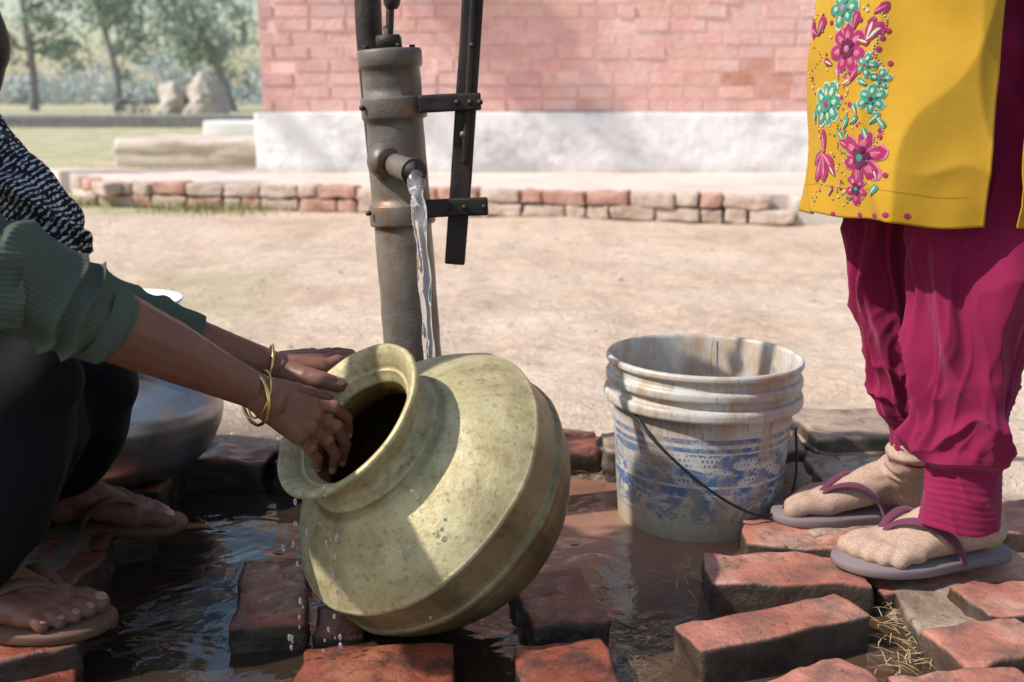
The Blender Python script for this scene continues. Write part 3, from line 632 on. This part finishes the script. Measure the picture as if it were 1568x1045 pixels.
for v in vs:
    x, y = v.x, v.y
    if y < 3:
        wet = max(basin(x, y), (1-sst(1.9, 2.2, y+.16*nz(x*5, y*5)))*(1-sst(-.35, -.05, x))*.85, .75*(1-sst(1.84, 1.92, y+.1*nz(x*6, y*6)))*(1-sst(.1, .6, x)))
        if x > .53: wet = .75*(1-sst(1.6, 1.75, y))
    else: wet = 0
    grs = sst(7.3, 8.2, y)*(1-sst(-2.0, -1.6, x)) + (.9*sst(5.6, 6.2, y)*(1-sst(7, 7.4, y))*(1-sst(-2.3, -1.3, x)))+.5*sst(2.2, 2.6, y)*(1-sst(3.6, 4.2, y))*(1-sst(-.95, -.6, x))
    buf += [wet, min(1, grs), 0, 1]
ca.data.foreach_set('color', buf)
mk('puddle_water', [V((-.66, .3, 0)), V((.56, .3, 0)), V((.56, 1.86, 0)), V((-.66, 1.86, 0))], [(0, 1, 2, 3)], MWATER)

# ------------------------------------------------------------------ loose bricks
bi = 0
def brick(cs, z, mat, h=.075, tilt=0.0, amp=.006):
    global bi
    q = [gp(u, v, z) for u, v in cs]; c = sum(q, V())/4
    e1 = ((q[1]-q[0])+(q[2]-q[3]))/2; e2 = ((q[3]-q[0])+(q[2]-q[1]))/2
    X = e1.normalized(); Z = V((0, 0, 1)); Y = Z.cross(X)
    w = abs(e2.dot(Y)); mt = Matrix((X, Y, Z)).transposed().to_4x4(); mt.translation = c-V((0, 0, h/2))
    mt = mt @ Matrix.Rotation(tilt, 4, 'X'); bi += 1
    return boxmesh('brick', (e1.length, w, h), mt, mat, bev=.0055, cuts=10, amp=amp, seed=bi, rough_=.6)
brick([(392,856),(466,850),(474,955),(330,962)], .035, MBW)
brick([(485,990),(692,985),(695,1062),(425,1062)], .028, MBW, tilt=.03)
brick([(488,925),(560,920),(560,975),(478,975)], .012, MBW)
brick([(788,872),(893,865),(928,958),(800,966)], .035, MBW, tilt=-.04)
brick([(805,985),(925,972),(945,1060),(780,1060)], .035, MBW)
brick([(1015,962),(1268,910),(1352,938),(1090,995)], .048, MBD)
brick([(1098,845),(1310,850),(1330,895),(1062,893)], .045, MBD)
brick([(1150,797),(1300,800),(1310,842),(1125,832)], .040, MBD)
brick([(1150,1045),(1280,1003),(1360,1040),(1200,1090)], .045, MBD)
brick([(1475,898),(1610,880),(1640,940),(1485,940)], .045, MBD)
brick([(1432,968),(1540,935),(1660,1000),(1470,1020)], .04, MBD)
brick([(1390,1035),(1568,1010),(1620,1090),(1380,1090)], .045, MBD)
brick([(1320,862),(1560,835),(1590,885),(1330,905)], .030, MBD)
brick([(1210,778),(1430,762),(1440,808),(1225,822)], .040, MBM)
brick([(1450,770),(1620,760),(1660,810),(1470,820)], .035, MBD)
brick([(-70,965),(100,935),(135,985),(-60,1020)], .05, MBW)
brick([(-60,1040),(100,1010),(140,1060),(-60,1090)], .02, MBW)
brick([(60,812),(200,790),(235,815),(60,850)], .040, MBW)
brick([(-90,870),(95,850),(120,900),(-60,930)], .025, MBW)
led = empty('brick_ledge'); k = 0
def lb(x, y, l, w, z, yaw, mat):
    global k; k += 1
    mt = Matrix.Translation((x, y, z-.04)) @ Matrix.Rotation(yaw, 4, 'Z') @ Matrix.Rotation(R.uniform(-.04, .04), 4, 'X')
    boxmesh('ledge_brick_%d' % k, (l, w, .085), mt, mat, led, bev=.008, cuts=8, amp=.011, seed=k+40, rough_=.6)
x = -.62
while x < .62:
    l = R.choice([.2, .22, .12]); lb(x+l/2, 1.865+R.uniform(-.015, .015)+(.0 if x > -.2 else -.05), l, .115, .053+R.uniform(-.006, .006), R.uniform(-.07, .07), MBW if x < -.05 else MBM)
    x += l+.012
for i in range(3): lb(.56+R.uniform(-.01, .01), 1.74-.22*i, .115, .2, .045-.01*i, R.uniform(-.08, .08), MBM)
for i in range(3): lb(-.62, 1.72-.2*i, .115, .19, .045, R.uniform(-.1, .1), MBW)
boxmesh('concrete_slab', (.34, .2, .06), Matrix.Translation((.70, 1.93, .045)) @ Matrix.Rotation(.05, 4, 'Z'), MBM, bev=.01, amp=.008, seed=3)

vs, fs = [], []
for i in range(2200):
    y = 1.9+R.random()**1.5*4.2; x = R.uniform(-.6*y-.2, .62*y+.2)
    if R.random() < .1: x, y = R.uniform(.42, .9), R.uniform(1.0, 1.8)
    s = R.uniform(.0015, .0045)*(1+.3*y)*(1 if R.random() < .96 else 2)
    z = gh(x, y); o = len(vs)
    for d in ((1,0,0),(-1,0,0),(0,1,0),(0,-1,0),(0,0,1),(0,0,-1)):
        vs.append(V((x, y, z))+V(d)*s*R.uniform(.6, 1.2)*(.6 if d[2] else 1))
    fs += [(o, o+2, o+4), (o+2, o+1, o+4), (o+1, o+3, o+4), (o+3, o, o+4)]
mk('pebbles', vs, fs, MPEB)
vs, fs = [], []
def blade(p, d, l, w):
    s = d.cross(V((0, 0, 1)));  s = s.normalized()*w if s.length > 1e-4 else V((w, 0, 0)); o = len(vs)
    vs.extend([p-s, p+s, p+d*l*.5+V((0, 0, l*.08))+s*.8, p+d*l*.5+V((0, 0, l*.08))-s*.8, p+d*l]); fs.extend([(o, o+1, o+2, o+3), (o+3, o+2, o+4)])
for i in range(240):
    u, v = R.choice([(1390,925),(1385,1010),(1250,745),(1060,875),(1240,760),(905,712),(1370,960)])
    p = gp(u+R.gauss(0, 22), v+R.gauss(0, 14), .014); a = R.uniform(0, 6.3)
    blade(p, V((math.cos(a), math.sin(a), R.uniform(-.1, .2))), R.uniform(.01, .04), .0007)
mk('straw', vs, fs, MTWIG, smooth=False)
vs, fs = [], []
for cx, cy, sx, n in ((-1.65, 6.15, .25, 500), (-2.5, 6.5, .15, 260), (-3.3, 7.2, .6, 500), (-2.9, 9.3, 1.0, 700), (-.95, 3.1, .1, 60), (-.85, 2.7, .12, 50)):
    for i in range(n):
        x, y = R.gauss(cx, sx), R.gauss(cy, .12 if cy < 7 else .5); a = R.uniform(0, 6.3); near_ = y < 4
        blade(V((x, y, .04)), V((math.cos(a)*(1.2 if near_ else .5), math.sin(a)*(1.2 if near_ else .5), 1)).normalized(), R.uniform(.03, .09)*(.35 if near_ else 1), .003*(.3 if near_ else 1))
mk('grass', vs, fs, MGRASS, smooth=False)

# ------------------------------------------------------------------ building
bld = empty('brick_building'); WY = 7.35; X0, X1 = -1.66, 6.2; Z0 = .19; ZP = .585
vs, fs, cols = [], [], []
zz = ZP+.004; row = 0
while zz < 3.1:
    x = X0 + (0 if row % 2 else -.12)-R.uniform(0, .03)
    while x < X1:
        l = R.choice((.228, .228, .222, .215, .112) if R.random() < .5 else (.228,)); a = max(x, X0); b = min(x+l, X1)
        if b-a > .03:
            j = R.uniform(-.005, .005); y0 = WY+j; y1 = WY+.05; e = .004
            o = len(vs); t = R.uniform(-.004, .004); w1, w2 = R.uniform(-.004, .004), R.uniform(-.004, .004)
            vs += [V((a+e, y0, zz+e+w1)), V((b-e, y0+t, zz+e+w2)), V((b-e, y0+t, zz+.076+w1)), V((a+e, y0, zz+.076+w2)),
                   V((a, y1, zz)), V((b, y1, zz)), V((b, y1, zz+.08)), V((a, y1, zz+.08))]
            fs += [(o, o+1, o+2, o+3), (o, o+4, o+5, o+1), (o+1, o+5, o+6, o+2), (o+2, o+6, o+7, o+3), (o+3, o+7, o+4, o)]
            k1 = R.uniform(.90, 1.06); c = (.84*k1, .46*k1*R.uniform(.94, 1.08), .405*k1)
            n_ = nz(x*1.1, zz*2.2, 4)+(x-1)*.12-(zz-.7)*.5
            if R.random() < max(0, n_*1.1): c = (.62*k1, .28*k1, .19*k1)
            cols.append(c)
        x += l+.010
    zz += .086; row += 1
wl = mk('wall_bricks', vs, fs, MPB, bld, False)
ca = wl.data.color_attributes.new('Col', 'FLOAT_COLOR', 'CORNER'); buf = []
for p in wl.data.polygons: buf += [*cols[p.index//5], 1]*4
ca.data.foreach_set('color', buf)
mort = M('mortar', (.84,.58,.53), .95); mort.bump(mort.noise(30), .5, .01)
def plainbox(name, a, b, mat, parent, bev=0, amp=0, cuts=0):
    a, b = V(a), V(b); return boxmesh(name, tuple(b-a), Matrix.Translation((a+b)/2), mat, parent, bev=bev, cuts=cuts, amp=amp)
plainbox('wall_core', (X0+.002, WY+.0055, Z0), (X1, WY+4, 3.12), mort.m, bld)
plainbox('plinth', (X0-.05, WY-.04, Z0-.15), (X1+.05, WY+.0055, ZP), MWW, bld, bev=.012, amp=.006, cuts=12)
plainbox('roof_slab', (X0-.25, WY-.3, 3.12), (X1+.2, WY+4.2, 3.27), MCON, bld, bev=.01)
plainbox('parapet', (X0, WY, 3.275), (X1, WY+.15, 3.6), mort.m, bld, bev=.01)

# platform w/ brick kerb
plat = empty('brick_platform')
pf = [(-2.62, 6.85), (-2.45, 6.55), (1.25, 5.58), (2.2, 5.55), (6.5, 5.3), (6.5, 7.5), (-3.3, 7.75)]
mk('top', [V((x, y, .188)) for x, y in pf]+[V((x, y, .0)) for x, y in pf], [tuple(range(7))]+[(i, i+7, (i+1) % 7+7, (i+1) % 7) for i in range(7)], MPLAT, plat, False)
def kmat(n, a, b):
    m = M(n, rough=.9); m.col(m.ramp(m.noise(7, 6, .65), [(.3, a), (.7, b)])); m.bump(m.noise(30, 5), .8, .014); return m.m
MKB1 = kmat('kerb_brick_red', (.38,.17,.115), (.58,.39,.31)); MKB2 = kmat('kerb_brick_dusty', (.38,.265,.20), (.66,.54,.46))
def kbrick(p, d, l, z, i):
    s = V((-d.y, d.x, 0)); c = p+d*(l/2)
    mt = Matrix((d, s, V((0, 0, 1)))).transposed().to_4x4(); mt.translation = V((c.x, c.y, z))
    boxmesh('kerb_brick_%d' % i, (l-.012, .11, .068), mt @ Matrix.Rotation(R.uniform(-.05, .05), 4, 'Z'), R.choice([MKB1, MKB2, MKB2]), plat, bev=.010, cuts=3, amp=.014, seed=i)
kc = 0
def kline(a, b, off):
    global kc
    a, b = V((*a, 0)), V((*b, 0)); d = (b-a).normalized(); L = (b-a).length; x = -off
    while x < L:
        kc += 1; l = R.choice((.235, .235, .235, .12)); kbrick(a+d*x+V((0, -.045+R.uniform(-.008, .008), 0)), d, l, (.158 if off == 0 else .083)+R.uniform(-.005, .005), kc); x += l
kline(pf[1], pf[2], 0); kline(pf[1], pf[2], .12); kline((-2.75, 6.95), pf[1], 0)
plainbox('concrete_edge', (1.42, 5.45, .02), (6.5, 5.6, .186), MCON, plat, bev=.02, amp=.012, cuts=8)

# left background structures
plainbox('concrete_platform', (-3.72, 10.2, .0), (-2.0, 11.6, .31), MCON, None, bev=.05, amp=.03, cuts=8)
plainbox('white_slab', (-5.9, 21, .0), (-3.2, 22, .29), MWHITE, None, bev=.05, amp=.01, cuts=4)
plainbox('boundary_wall', (-22, 26, 0), (-4.6, 26.35, .34), kmat('bw', (.15,.15,.148), (.30,.295,.29)), None, bev=.04, amp=.03, cuts=12)  # wall tone lightened to paint in distance haze
def mound(name, x, y, r, h, sd):
    vs, fs = [], []
    ell(vs, fs, V((x, y, 0)), (r, r, h), ns=60, nh=50)
    vs[:] = [v+noise.noise_vector(v*.9+V((sd, 0, 0)))*.45+noise.noise_vector(v*3+V((sd, 0, 0)))*.18 for v in vs]; mk(name, vs, fs, MHAY)
mound('hay_stack', -15.2, 55, 1.0, 2.0, 1); mound('hay_stack', -16.9, 55, .9, 1.4, 2)
cart = empty('farm_cart')
plainbox('bed', (-15.6, 44, .55), (-14.6, 46, .75), MTR, cart, bev=.03)
for i, (x, r) in enumerate(((-15.4, .4), (-14.7, .3))):
    lathe('wheel_%d' % i, [(r*.85, -.08), (r, -.08), (r, .08), (r*.85, .08), (r*.85, -.08)], MTR, Matrix.Translation((x, 43.9, r)) @ Matrix.Rotation(math.pi/2, 4, 'X'), 24, cart)
    for s in range(3): sweep('spoke_%d_%d' % (i, s), [(V((x-math.cos(s*1.05)*r*.9, 43.9, r-math.sin(s*1.05)*r*.9)), .03), (V((x+math.cos(s*1.05)*r*.9, 43.9, r+math.sin(s*1.05)*r*.9)), .03)], MTR, 2, 6, parent=cart)
sweep('steering_post', [(V((-15.2, 44.2, .75)), .05), (V((-15.5, 44.2, 1.2)), .04)], MTR, 3, 6, parent=cart)

def quadleaf(vs, fs, p, w, rr, asp=.5):
    a = V((rr.gauss(0, 1), rr.gauss(0, 1), rr.gauss(0, 1))).normalized(); b = a.orthogonal().normalized()
    o = len(vs); vs += [p-a*w, p+b*w*asp, p+a*w, p-b*w*asp]; fs.append((o, o+1, o+2, o+3))
def tree(name, x, y, H, cr, seed, lm, nc=46, q=60, ls=.21, lean=0):
    rr = random.Random(seed); tr = empty(name); base = V((x, y, 0)); vs, fs = [], []
    top = V((x+lean, y, H*.8))
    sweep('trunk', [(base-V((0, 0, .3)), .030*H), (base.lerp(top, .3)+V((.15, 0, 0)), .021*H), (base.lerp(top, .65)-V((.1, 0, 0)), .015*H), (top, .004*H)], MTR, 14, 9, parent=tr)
    ends = []
    for i in range(9):
        t = rr.uniform(.25, .9); p = base.lerp(top, t); a = rr.uniform(0, 6.3); L = cr*rr.uniform(.6, 1.0)
        e = p+V((math.cos(a)*L, math.sin(a)*L, L*rr.uniform(.3, .9))); mid = p.lerp(e, .5)+V((0, 0, -.1*L)); ends += [e, mid, p.lerp(e, .75)]
        sweep('limb_%d' % i, [(p, .009*H), (mid, .006*H), (e, .002*H)], MTR, 6, 6, parent=tr)
    for c in range(nc):
        ce = rr.choice(ends)+V((rr.gauss(0, cr*.28), rr.gauss(0, cr*.28), rr.gauss(0, H*.09))); s = rr.uniform(.3, .8)*cr*.27
        for k in range(q):
            quadleaf(vs, fs, ce+V((rr.gauss(0, s), rr.gauss(0, s), rr.gauss(0, s*.7))), ls*rr.uniform(.5, 1.2), rr)
    mk('foliage', vs, fs, lm, tr, False)
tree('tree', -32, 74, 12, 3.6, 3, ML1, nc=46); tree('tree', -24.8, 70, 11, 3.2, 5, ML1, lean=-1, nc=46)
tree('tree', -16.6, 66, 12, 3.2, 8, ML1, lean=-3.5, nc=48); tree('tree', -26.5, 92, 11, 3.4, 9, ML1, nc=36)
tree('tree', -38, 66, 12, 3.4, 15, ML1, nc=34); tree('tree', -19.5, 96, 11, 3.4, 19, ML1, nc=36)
vs, fs = [], []
for c in range(700):
    x = R.uniform(-150, 60); ce = V((x, 190+R.uniform(-6, 6), 0)); s = 1.2; ce.z = R.random()*(3.5+9*abs(nz(x*.06, 3)))
    for k in range(34):
        quadleaf(vs, fs, ce+V((R.gauss(0, s), R.gauss(0, s), R.gauss(0, s*.7))), R.uniform(.25, .55), R)
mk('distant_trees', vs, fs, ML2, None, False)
# near tree beside the building (left of the picture; throws the soft shadow on the wall)
nt_ = empty('tree'); rr = random.Random(4); vs, fs = [], []
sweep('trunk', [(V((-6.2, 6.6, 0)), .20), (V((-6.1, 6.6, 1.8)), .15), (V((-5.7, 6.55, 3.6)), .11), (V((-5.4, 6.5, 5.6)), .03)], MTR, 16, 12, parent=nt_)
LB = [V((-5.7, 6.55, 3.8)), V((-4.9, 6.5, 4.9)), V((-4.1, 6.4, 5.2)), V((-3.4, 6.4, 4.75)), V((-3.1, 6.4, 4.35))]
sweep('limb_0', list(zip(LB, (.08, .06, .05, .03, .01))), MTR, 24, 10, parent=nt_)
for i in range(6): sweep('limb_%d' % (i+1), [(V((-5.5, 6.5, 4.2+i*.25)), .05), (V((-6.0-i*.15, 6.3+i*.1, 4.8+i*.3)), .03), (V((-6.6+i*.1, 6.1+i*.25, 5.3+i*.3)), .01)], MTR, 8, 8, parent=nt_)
for i in range(64):
    ce = LB[2].lerp(LB[4], rr.random())+V((rr.gauss(0, .09), rr.gauss(0, .12), rr.gauss(0, .10))) if i < 38 else V((rr.gauss(-6.3, .6), rr.gauss(6.4, .5), rr.gauss(5.6, .5)))
    for k in range(34): quadleaf(vs, fs, ce+V((rr.gauss(0, .08), rr.gauss(0, .09), rr.gauss(0, .07))), rr.uniform(.03, .06), rr)
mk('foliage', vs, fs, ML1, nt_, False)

# ------------------------------------------------------------------ hand pump
pump = empty('hand_pump'); PY = 1.62
A0, A1 = at(595, 60, PY), at(634, 560, PY); AX = (A0-A1).normalized()
def onax(v):
    zt = at(600, v, PY).z; f = (zt-A1.z)/(A0.z-A1.z); return A1+(A0-A1)*f
pm = AX.to_track_quat('Z', 'Y').to_matrix().to_4x4(); pm.translation = A1
def hz(v): return (onax(v)-A1).dot(AX)
s = PY/FP
pr = [(44*s, -.30), (44*s, hz(344)), (49*s, hz(343)), (50*s, hz(340)), (50*s, hz(314)), (49*s, hz(311)), (44*s, hz(310)), (43*s, hz(184)), (48*s, hz(182)), (49*s, hz(178)), (49*s, hz(152)), (48*s, hz(149)),
      (43*s, hz(148)), (43*s, hz(106)), (46*s, hz(104)), (48*s, hz(100)), (48*s, hz(80)), (46*s, hz(76)), (20*s, hz(74)), (0.001, hz(74))]
pr2 = []
for a, b in zip(pr, pr[1:]):
    n = max(1, int(math.dist(a, b)/.01)); pr2 += [(a[0]+(b[0]-a[0])*i/n, a[1]+(b[1]-a[1])*i/n) for i in range(n)]
pr2.append(pr[-1])
lathe('barrel', pr2, MIRON, pm, 64, pump, fn=lambda p: p+V((p.x, p.y, 0)).normalized()*(.0012*noise.noise(p*35)) if p.xy.length > .002 else p)
lathe('gland_nut', [(.001, hz(74)), (21*s, hz(74)), (21*s, hz(58)), (18*s, hz(54)), (7*s, hz(54)), (7*s, hz(40))], MDIRON, pm, 6, pump)
for i in range(4):
    a = i*1.57+.5; p = pm @ V((math.cos(a)*.036, math.sin(a)*.036, hz(74)))
    sweep('bolt_%d' % i, [(p, .0045), (p+AX*.004, .0045)], MDIRON, 3, 6, parent=pump)
sweep('piston_rod', [(onax(60), .006), (at(597, 30, PY), .006), (at(600, -90, PY), .006)], MDIRON, 8, 12, parent=pump)
sweep('rod_joint', [(at(600, 14, PY), .008), (at(600, 5, PY), .012), (at(600, -10, PY), .012), (at(600, -16, PY), .008)], MDIRON, 10, 14, parent=pump)
S0 = onax(250); S1 = at(606, 253, PY-.05); S2 = at(634, 264, PY-.105)
sweep('spout_boss', [(S0, .030), (at(590, 247, PY-.036), .027), (at(597, 249, PY-.05), .020)], MIRON, 14, 28, parent=pump)
T = (S2-S1).normalized()
sweep('spout', [(S0, .016), (S1, .0165), (S2-T*.01, .0175), (S2-T*.004, .0195), (S2, .0195)], MIRON, 24, 32, cap=False, parent=pump)
sweep('spout_bore', [(S2, .0195), (S2-T*.0005, .015), (S2-T*.02, .0145), (S2-T*.07, .014)], MDIRON, 14, 32, parent=pump)
def bar(name, a, b, w, t, mat=MDIRON, par=pump, ref=V((0, 0, 1)), seed=1):
    d = b-a; X = d.normalized(); Z = (ref-X*ref.dot(X)).normalized(); Y = Z.cross(X)
    mt = Matrix((X, Y, Z)).transposed().to_4x4(); mt.translation = (a+b)/2
    return boxmesh(name, (d.length, t, w), mt, mat, par, bev=.003, cuts=6, amp=.0012, seed=seed)
GY = PY-.02
bar('arm_upper', at(640, 160, PY-.035), at(736, 156, GY-.012), 25*s, .010, seed=2); bar('arm_upper_back', at(640, 160, PY+.02), at(736, 156, GY+.022), 25*s, .010, seed=3)
bar('arm_lower', at(650, 320, PY-.035), at(747, 316, GY-.012), 27*s, .010, seed=4); bar('arm_lower_back', at(650, 320, PY+.02), at(747, 316, GY+.022), 27*s, .010, seed=5)
bar('guide_bar', at(697, 405, GY+.004), at(729, -70, GY+.004), 31*s, .016, ref=V((1, 0, 0)), seed=6)
bar('guide_rib', at(712, 250, GY-.008), at(727, -50, GY-.008), 9*s, .008, ref=V((1, 0, 0)), seed=7)
for i, (u, v) in enumerate(((709, 206), (720, 157), (700, 157), (712, 318), (690, 318), (735, 157), (742, 317), (723, 70))):
    p = at(u, v, GY-.016); sweep('bar_bolt_%d' % i, [(p, .0045), (p+V((0, -.004, 0)), .0045)], MIRON if i == 0 else MDIRON, 3, 6 if i else 14, parent=pump)
for i, v in enumerate((166, 327)):
    p = at(556 if i == 0 else 566, v, PY-.03); sweep('clamp_bolt_%d' % i, [(p, .004), (p+V((-.002, -.005, 0)), .004)], MDIRON, 3, 6, parent=pump)
LV = [at(575, -95, PY), at(728, -75, PY-.02), at(930, -48, PY-.04), at(1160, -45, PY-.08)]
sweep('lever', [(LV[0], .012), (LV[1], .016), (LV[2], .011), (LV[3], .012)], MDIRON, 30, 14, parent=pump)
sweep('iron_pole', [(at(560, -200, 1.80), .0215), (at(566, 60, 1.80), .0215), (at(600, 420, 1.80), .0215), (at(615, 700, 1.80), .0215)], MDIRON, 20, 24)

# water stream
W = [at(637, 272, PY-.100), at(638, 292, PY-.120), at(643, 340, PY-.14), at(650, 430, PY-.165), at(655, 510, PY-.180), at(661, 592, PY-.195)]
wr = [.0118, .0104, .0088, .0078, .0072, .0068]
def wd(t, th): return .0021*(.5+.5*(1-t))*math.cos(2*(th-t*13))+.0009*nz(t*14, math.cos(th)*1.3, math.sin(th)*1.3)*(1+t)+.0006*nz(t*40, math.cos(th)*2, math.sin(th)*2)
stream = empty('water_stream')
sweep('falling_water', list(zip(W, wr)), MCLEAR, 240, 32, disp=wd, parent=stream)
vs, fs = [], []
for i in range(60):
    c = R.choice([W[5], W[5], W[5]+V((-.0, -.01, -.01))])+V((R.gauss(0, .012), R.gauss(0, .010), abs(R.gauss(0, .012)))); r_ = R.uniform(.0006, .0018)
    ell(vs, fs, c, (r_, r_, r_*1.5), ns=8, nh=6)
for i in range(50):
    c = at(R.choice([R.gauss(455, 10), R.gauss(640, 25), R.gauss(510, 12)]), R.uniform(740, 1000), 1.13); r_ = R.uniform(.0008, .0023)
    ell(vs, fs, c, (r_, r_, r_*2.0), ns=8, nh=6)
mk('droplets', vs, fs, MCLEAR, stream)

# ------------------------------------------------------------------ brass pot
ax = V((-.575, -.43, .695)).normalized(); c0 = at(634, 727, 1.292)
e1 = V((.74, .145, .654)); e1 = (e1-ax*e1.dot(ax)).normalized(); e2 = ax.cross(e1)
pmx = Matrix((e1, e2, ax)).transposed().to_4x4(); pmx.translation = c0
outer = [(.001,-.172),(.05,-.171),(.085,-.166),(.12,-.150),(.150,-.128),(.170,-.100),(.181,-.078),(.186,-.060),(.1895,-.0565),(.1895,-.0515),(.186,-.048),(.1875,-.020),(.1888,-.007),(.1893,-.002),(.1885,.001),(.1865,.003),
        (.180,.012),(.168,.026),(.152,.041),(.135,.054),(.118,.064),(.104,.071),(.100,.075),(.098,.081),(.093,.0835),(.088,.086),(.084,.091),(.083,.096),(.085,.102),(.090,.109),(.097,.117),(.103,.122),(.107,.125),(.1095,.129),(.108,.133),(.104,.134)]
inner = [(.097,.130),(.089,.122),(.0845,.1145),(.081,.1145),(.080,.1125),(.074,.104),(.069,.094),(.068,.084),(.073,.074),(.10,.062),(.14,.04),(.172,.002),(.180,-.03),(.174,-.08),(.14,-.13),(.08,-.16),(.001,-.165)]
prof = outer+inner; no_ = len(outer)
def dent(p):
    n = noise.noise(p*9)*.0026+noise.noise(p*26)*.0012
    return p+p.normalized()*n
pfn = refine(prof, 3)
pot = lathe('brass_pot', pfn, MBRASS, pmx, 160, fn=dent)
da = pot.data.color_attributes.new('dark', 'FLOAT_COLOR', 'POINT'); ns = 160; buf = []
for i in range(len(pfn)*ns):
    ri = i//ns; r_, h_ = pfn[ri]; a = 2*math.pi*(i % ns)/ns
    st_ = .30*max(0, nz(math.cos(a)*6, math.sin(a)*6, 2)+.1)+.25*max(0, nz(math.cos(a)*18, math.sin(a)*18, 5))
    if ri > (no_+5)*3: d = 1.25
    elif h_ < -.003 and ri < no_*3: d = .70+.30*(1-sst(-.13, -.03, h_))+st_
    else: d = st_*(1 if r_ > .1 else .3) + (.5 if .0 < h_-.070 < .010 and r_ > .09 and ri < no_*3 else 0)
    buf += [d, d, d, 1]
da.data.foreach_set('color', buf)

# ------------------------------------------------------------------ aluminium pot
lathe('aluminium_water_pot', refine([(.001,0),(.07,.0),(.11,.018),(.145,.05),(.163,.09),(.168,.115),(.166,.135),(.150,.16),(.12,.18),(.085,.195),(.066,.207),(.062,.225),(.066,.242),(.085,.255),(.098,.262),(.100,.266),(.097,.270),(.085,.267),(.058,.245),(.055,.22),(.06,.205),(.10,.18),(.15,.14),(.15,.1),(.1,.02),(.001,.015)], 4),
    MALU, Matrix.Translation((-.655, 1.74, .035)), 96)
lathe('enamel_plate', refine([(.001,.0),(.06,0),(.085,.006),(.102,.014),(.106,.018),(.105,.021),(.098,.019),(.08,.010),(.001,.006)], 4), MWHITE, Matrix.Translation((-.648, 1.74, .318)) , 64)

# ------------------------------------------------------------------ bucket
bk = empty('plastic_bucket')
bp = [(.001,-.03),(.120,-.03),(.126,-.022),(.128,0),(.133,.06),(.138,.13),(.1425,.192),(.155,.194),(.157,.197),(.157,.207),(.155,.211),(.147,.213),(.147,.223),(.154,.225),(.155,.228),(.155,.236),(.153,.239),(.148,.241),(.148,.252),(.153,.254),(.155,.257),(.155,.262),(.153,.265),(.149,.2655),(.1465,.262),(.145,.250),(.140,.19),(.132,.08),(.126,-.018),(.001,-.02)]
BC = (.301, 1.664)
lathe('bucket_body', refine(bp, 3), MBUCK, Matrix.Translation((*BC, 0)) @ Matrix.Rotation(.015, 4, 'Y'), 112, bk, fn=lambda p: p+V((p.x, p.y, 0))*(.02*noise.noise(V((p.x*6, p.y*6, p.z*2)))))
H = [(963,596,1.595),(968,622,1.585),(992,664,1.545),(1040,712,1.512),(1100,760,1.502),(1160,789,1.512),(1198,780,1.54),(1216,745,1.58),(1220,700,1.62),(1218,655,1.645)]
sweep('bail_handle', [(at(*h), .0021) for h in H], MWIRE, 60, 10, parent=bk)
for i, h in enumerate((H[0], H[-1])):
    p = at(*h); sweep('ear_%d' % i, [(p+V((.006 if i == 0 else -.008, .012, 0)), .007), (p-V((0, .002, 0)), .0055)], MBUCK, 4, 16, parent=bk)
sweep('rim_crack', [(at(1092, 516, 1.80), .0012), (at(1088, 545, 1.795), .001), (at(1090, 572, 1.79), .0012)], MTWIG, 6, 6, parent=bk)

# ------------------------------------------------------------------ light & camera
d = V((-.67, -.20, .70)).normalized()
sun = bpy.data.lights.new('sun', 'SUN'); sun.energy = 4.9; sun.angle = math.radians(.8); sun.color = (1, .95, .88)
so = bpy.data.objects.new('sun', sun); so.rotation_euler = d.to_track_quat('Z', 'Y').to_euler(); link(so)
w = bpy.data.worlds.new('World'); scene.world = w; w.use_nodes = True; nt = w.node_tree
sky = nt.nodes.new('ShaderNodeTexSky'); sky.sky_type = 'NISHITA'; sky.sun_disc = False
sky.sun_elevation = math.asin(d.z); sky.sun_rotation = math.atan2(d.x, d.y); sky.dust_density = 1.2; sky.air_density = 1.3
nt.links.new(sky.outputs[0], nt.nodes['Background'].inputs[0]); nt.nodes['Background'].inputs[1].default_value = .15
cam = bpy.data.cameras.new('camera'); co = bpy.data.objects.new('camera', cam); link(co)
co.location = (0, 0, CAMZ); co.rotation_euler = (math.pi/2-TH, 0, 0); cam.lens = 38; cam.sensor_width = 36; cam.clip_end = 2000; cam.clip_start = .02
cam.dof.use_dof = True; cam.dof.focus_distance = 1.38; cam.dof.aperture_fstop = 5.0
scene.camera = co
scene.view_settings.view_transform = 'Standard'; scene.view_settings.look = 'None'; scene.view_settings.exposure = 0
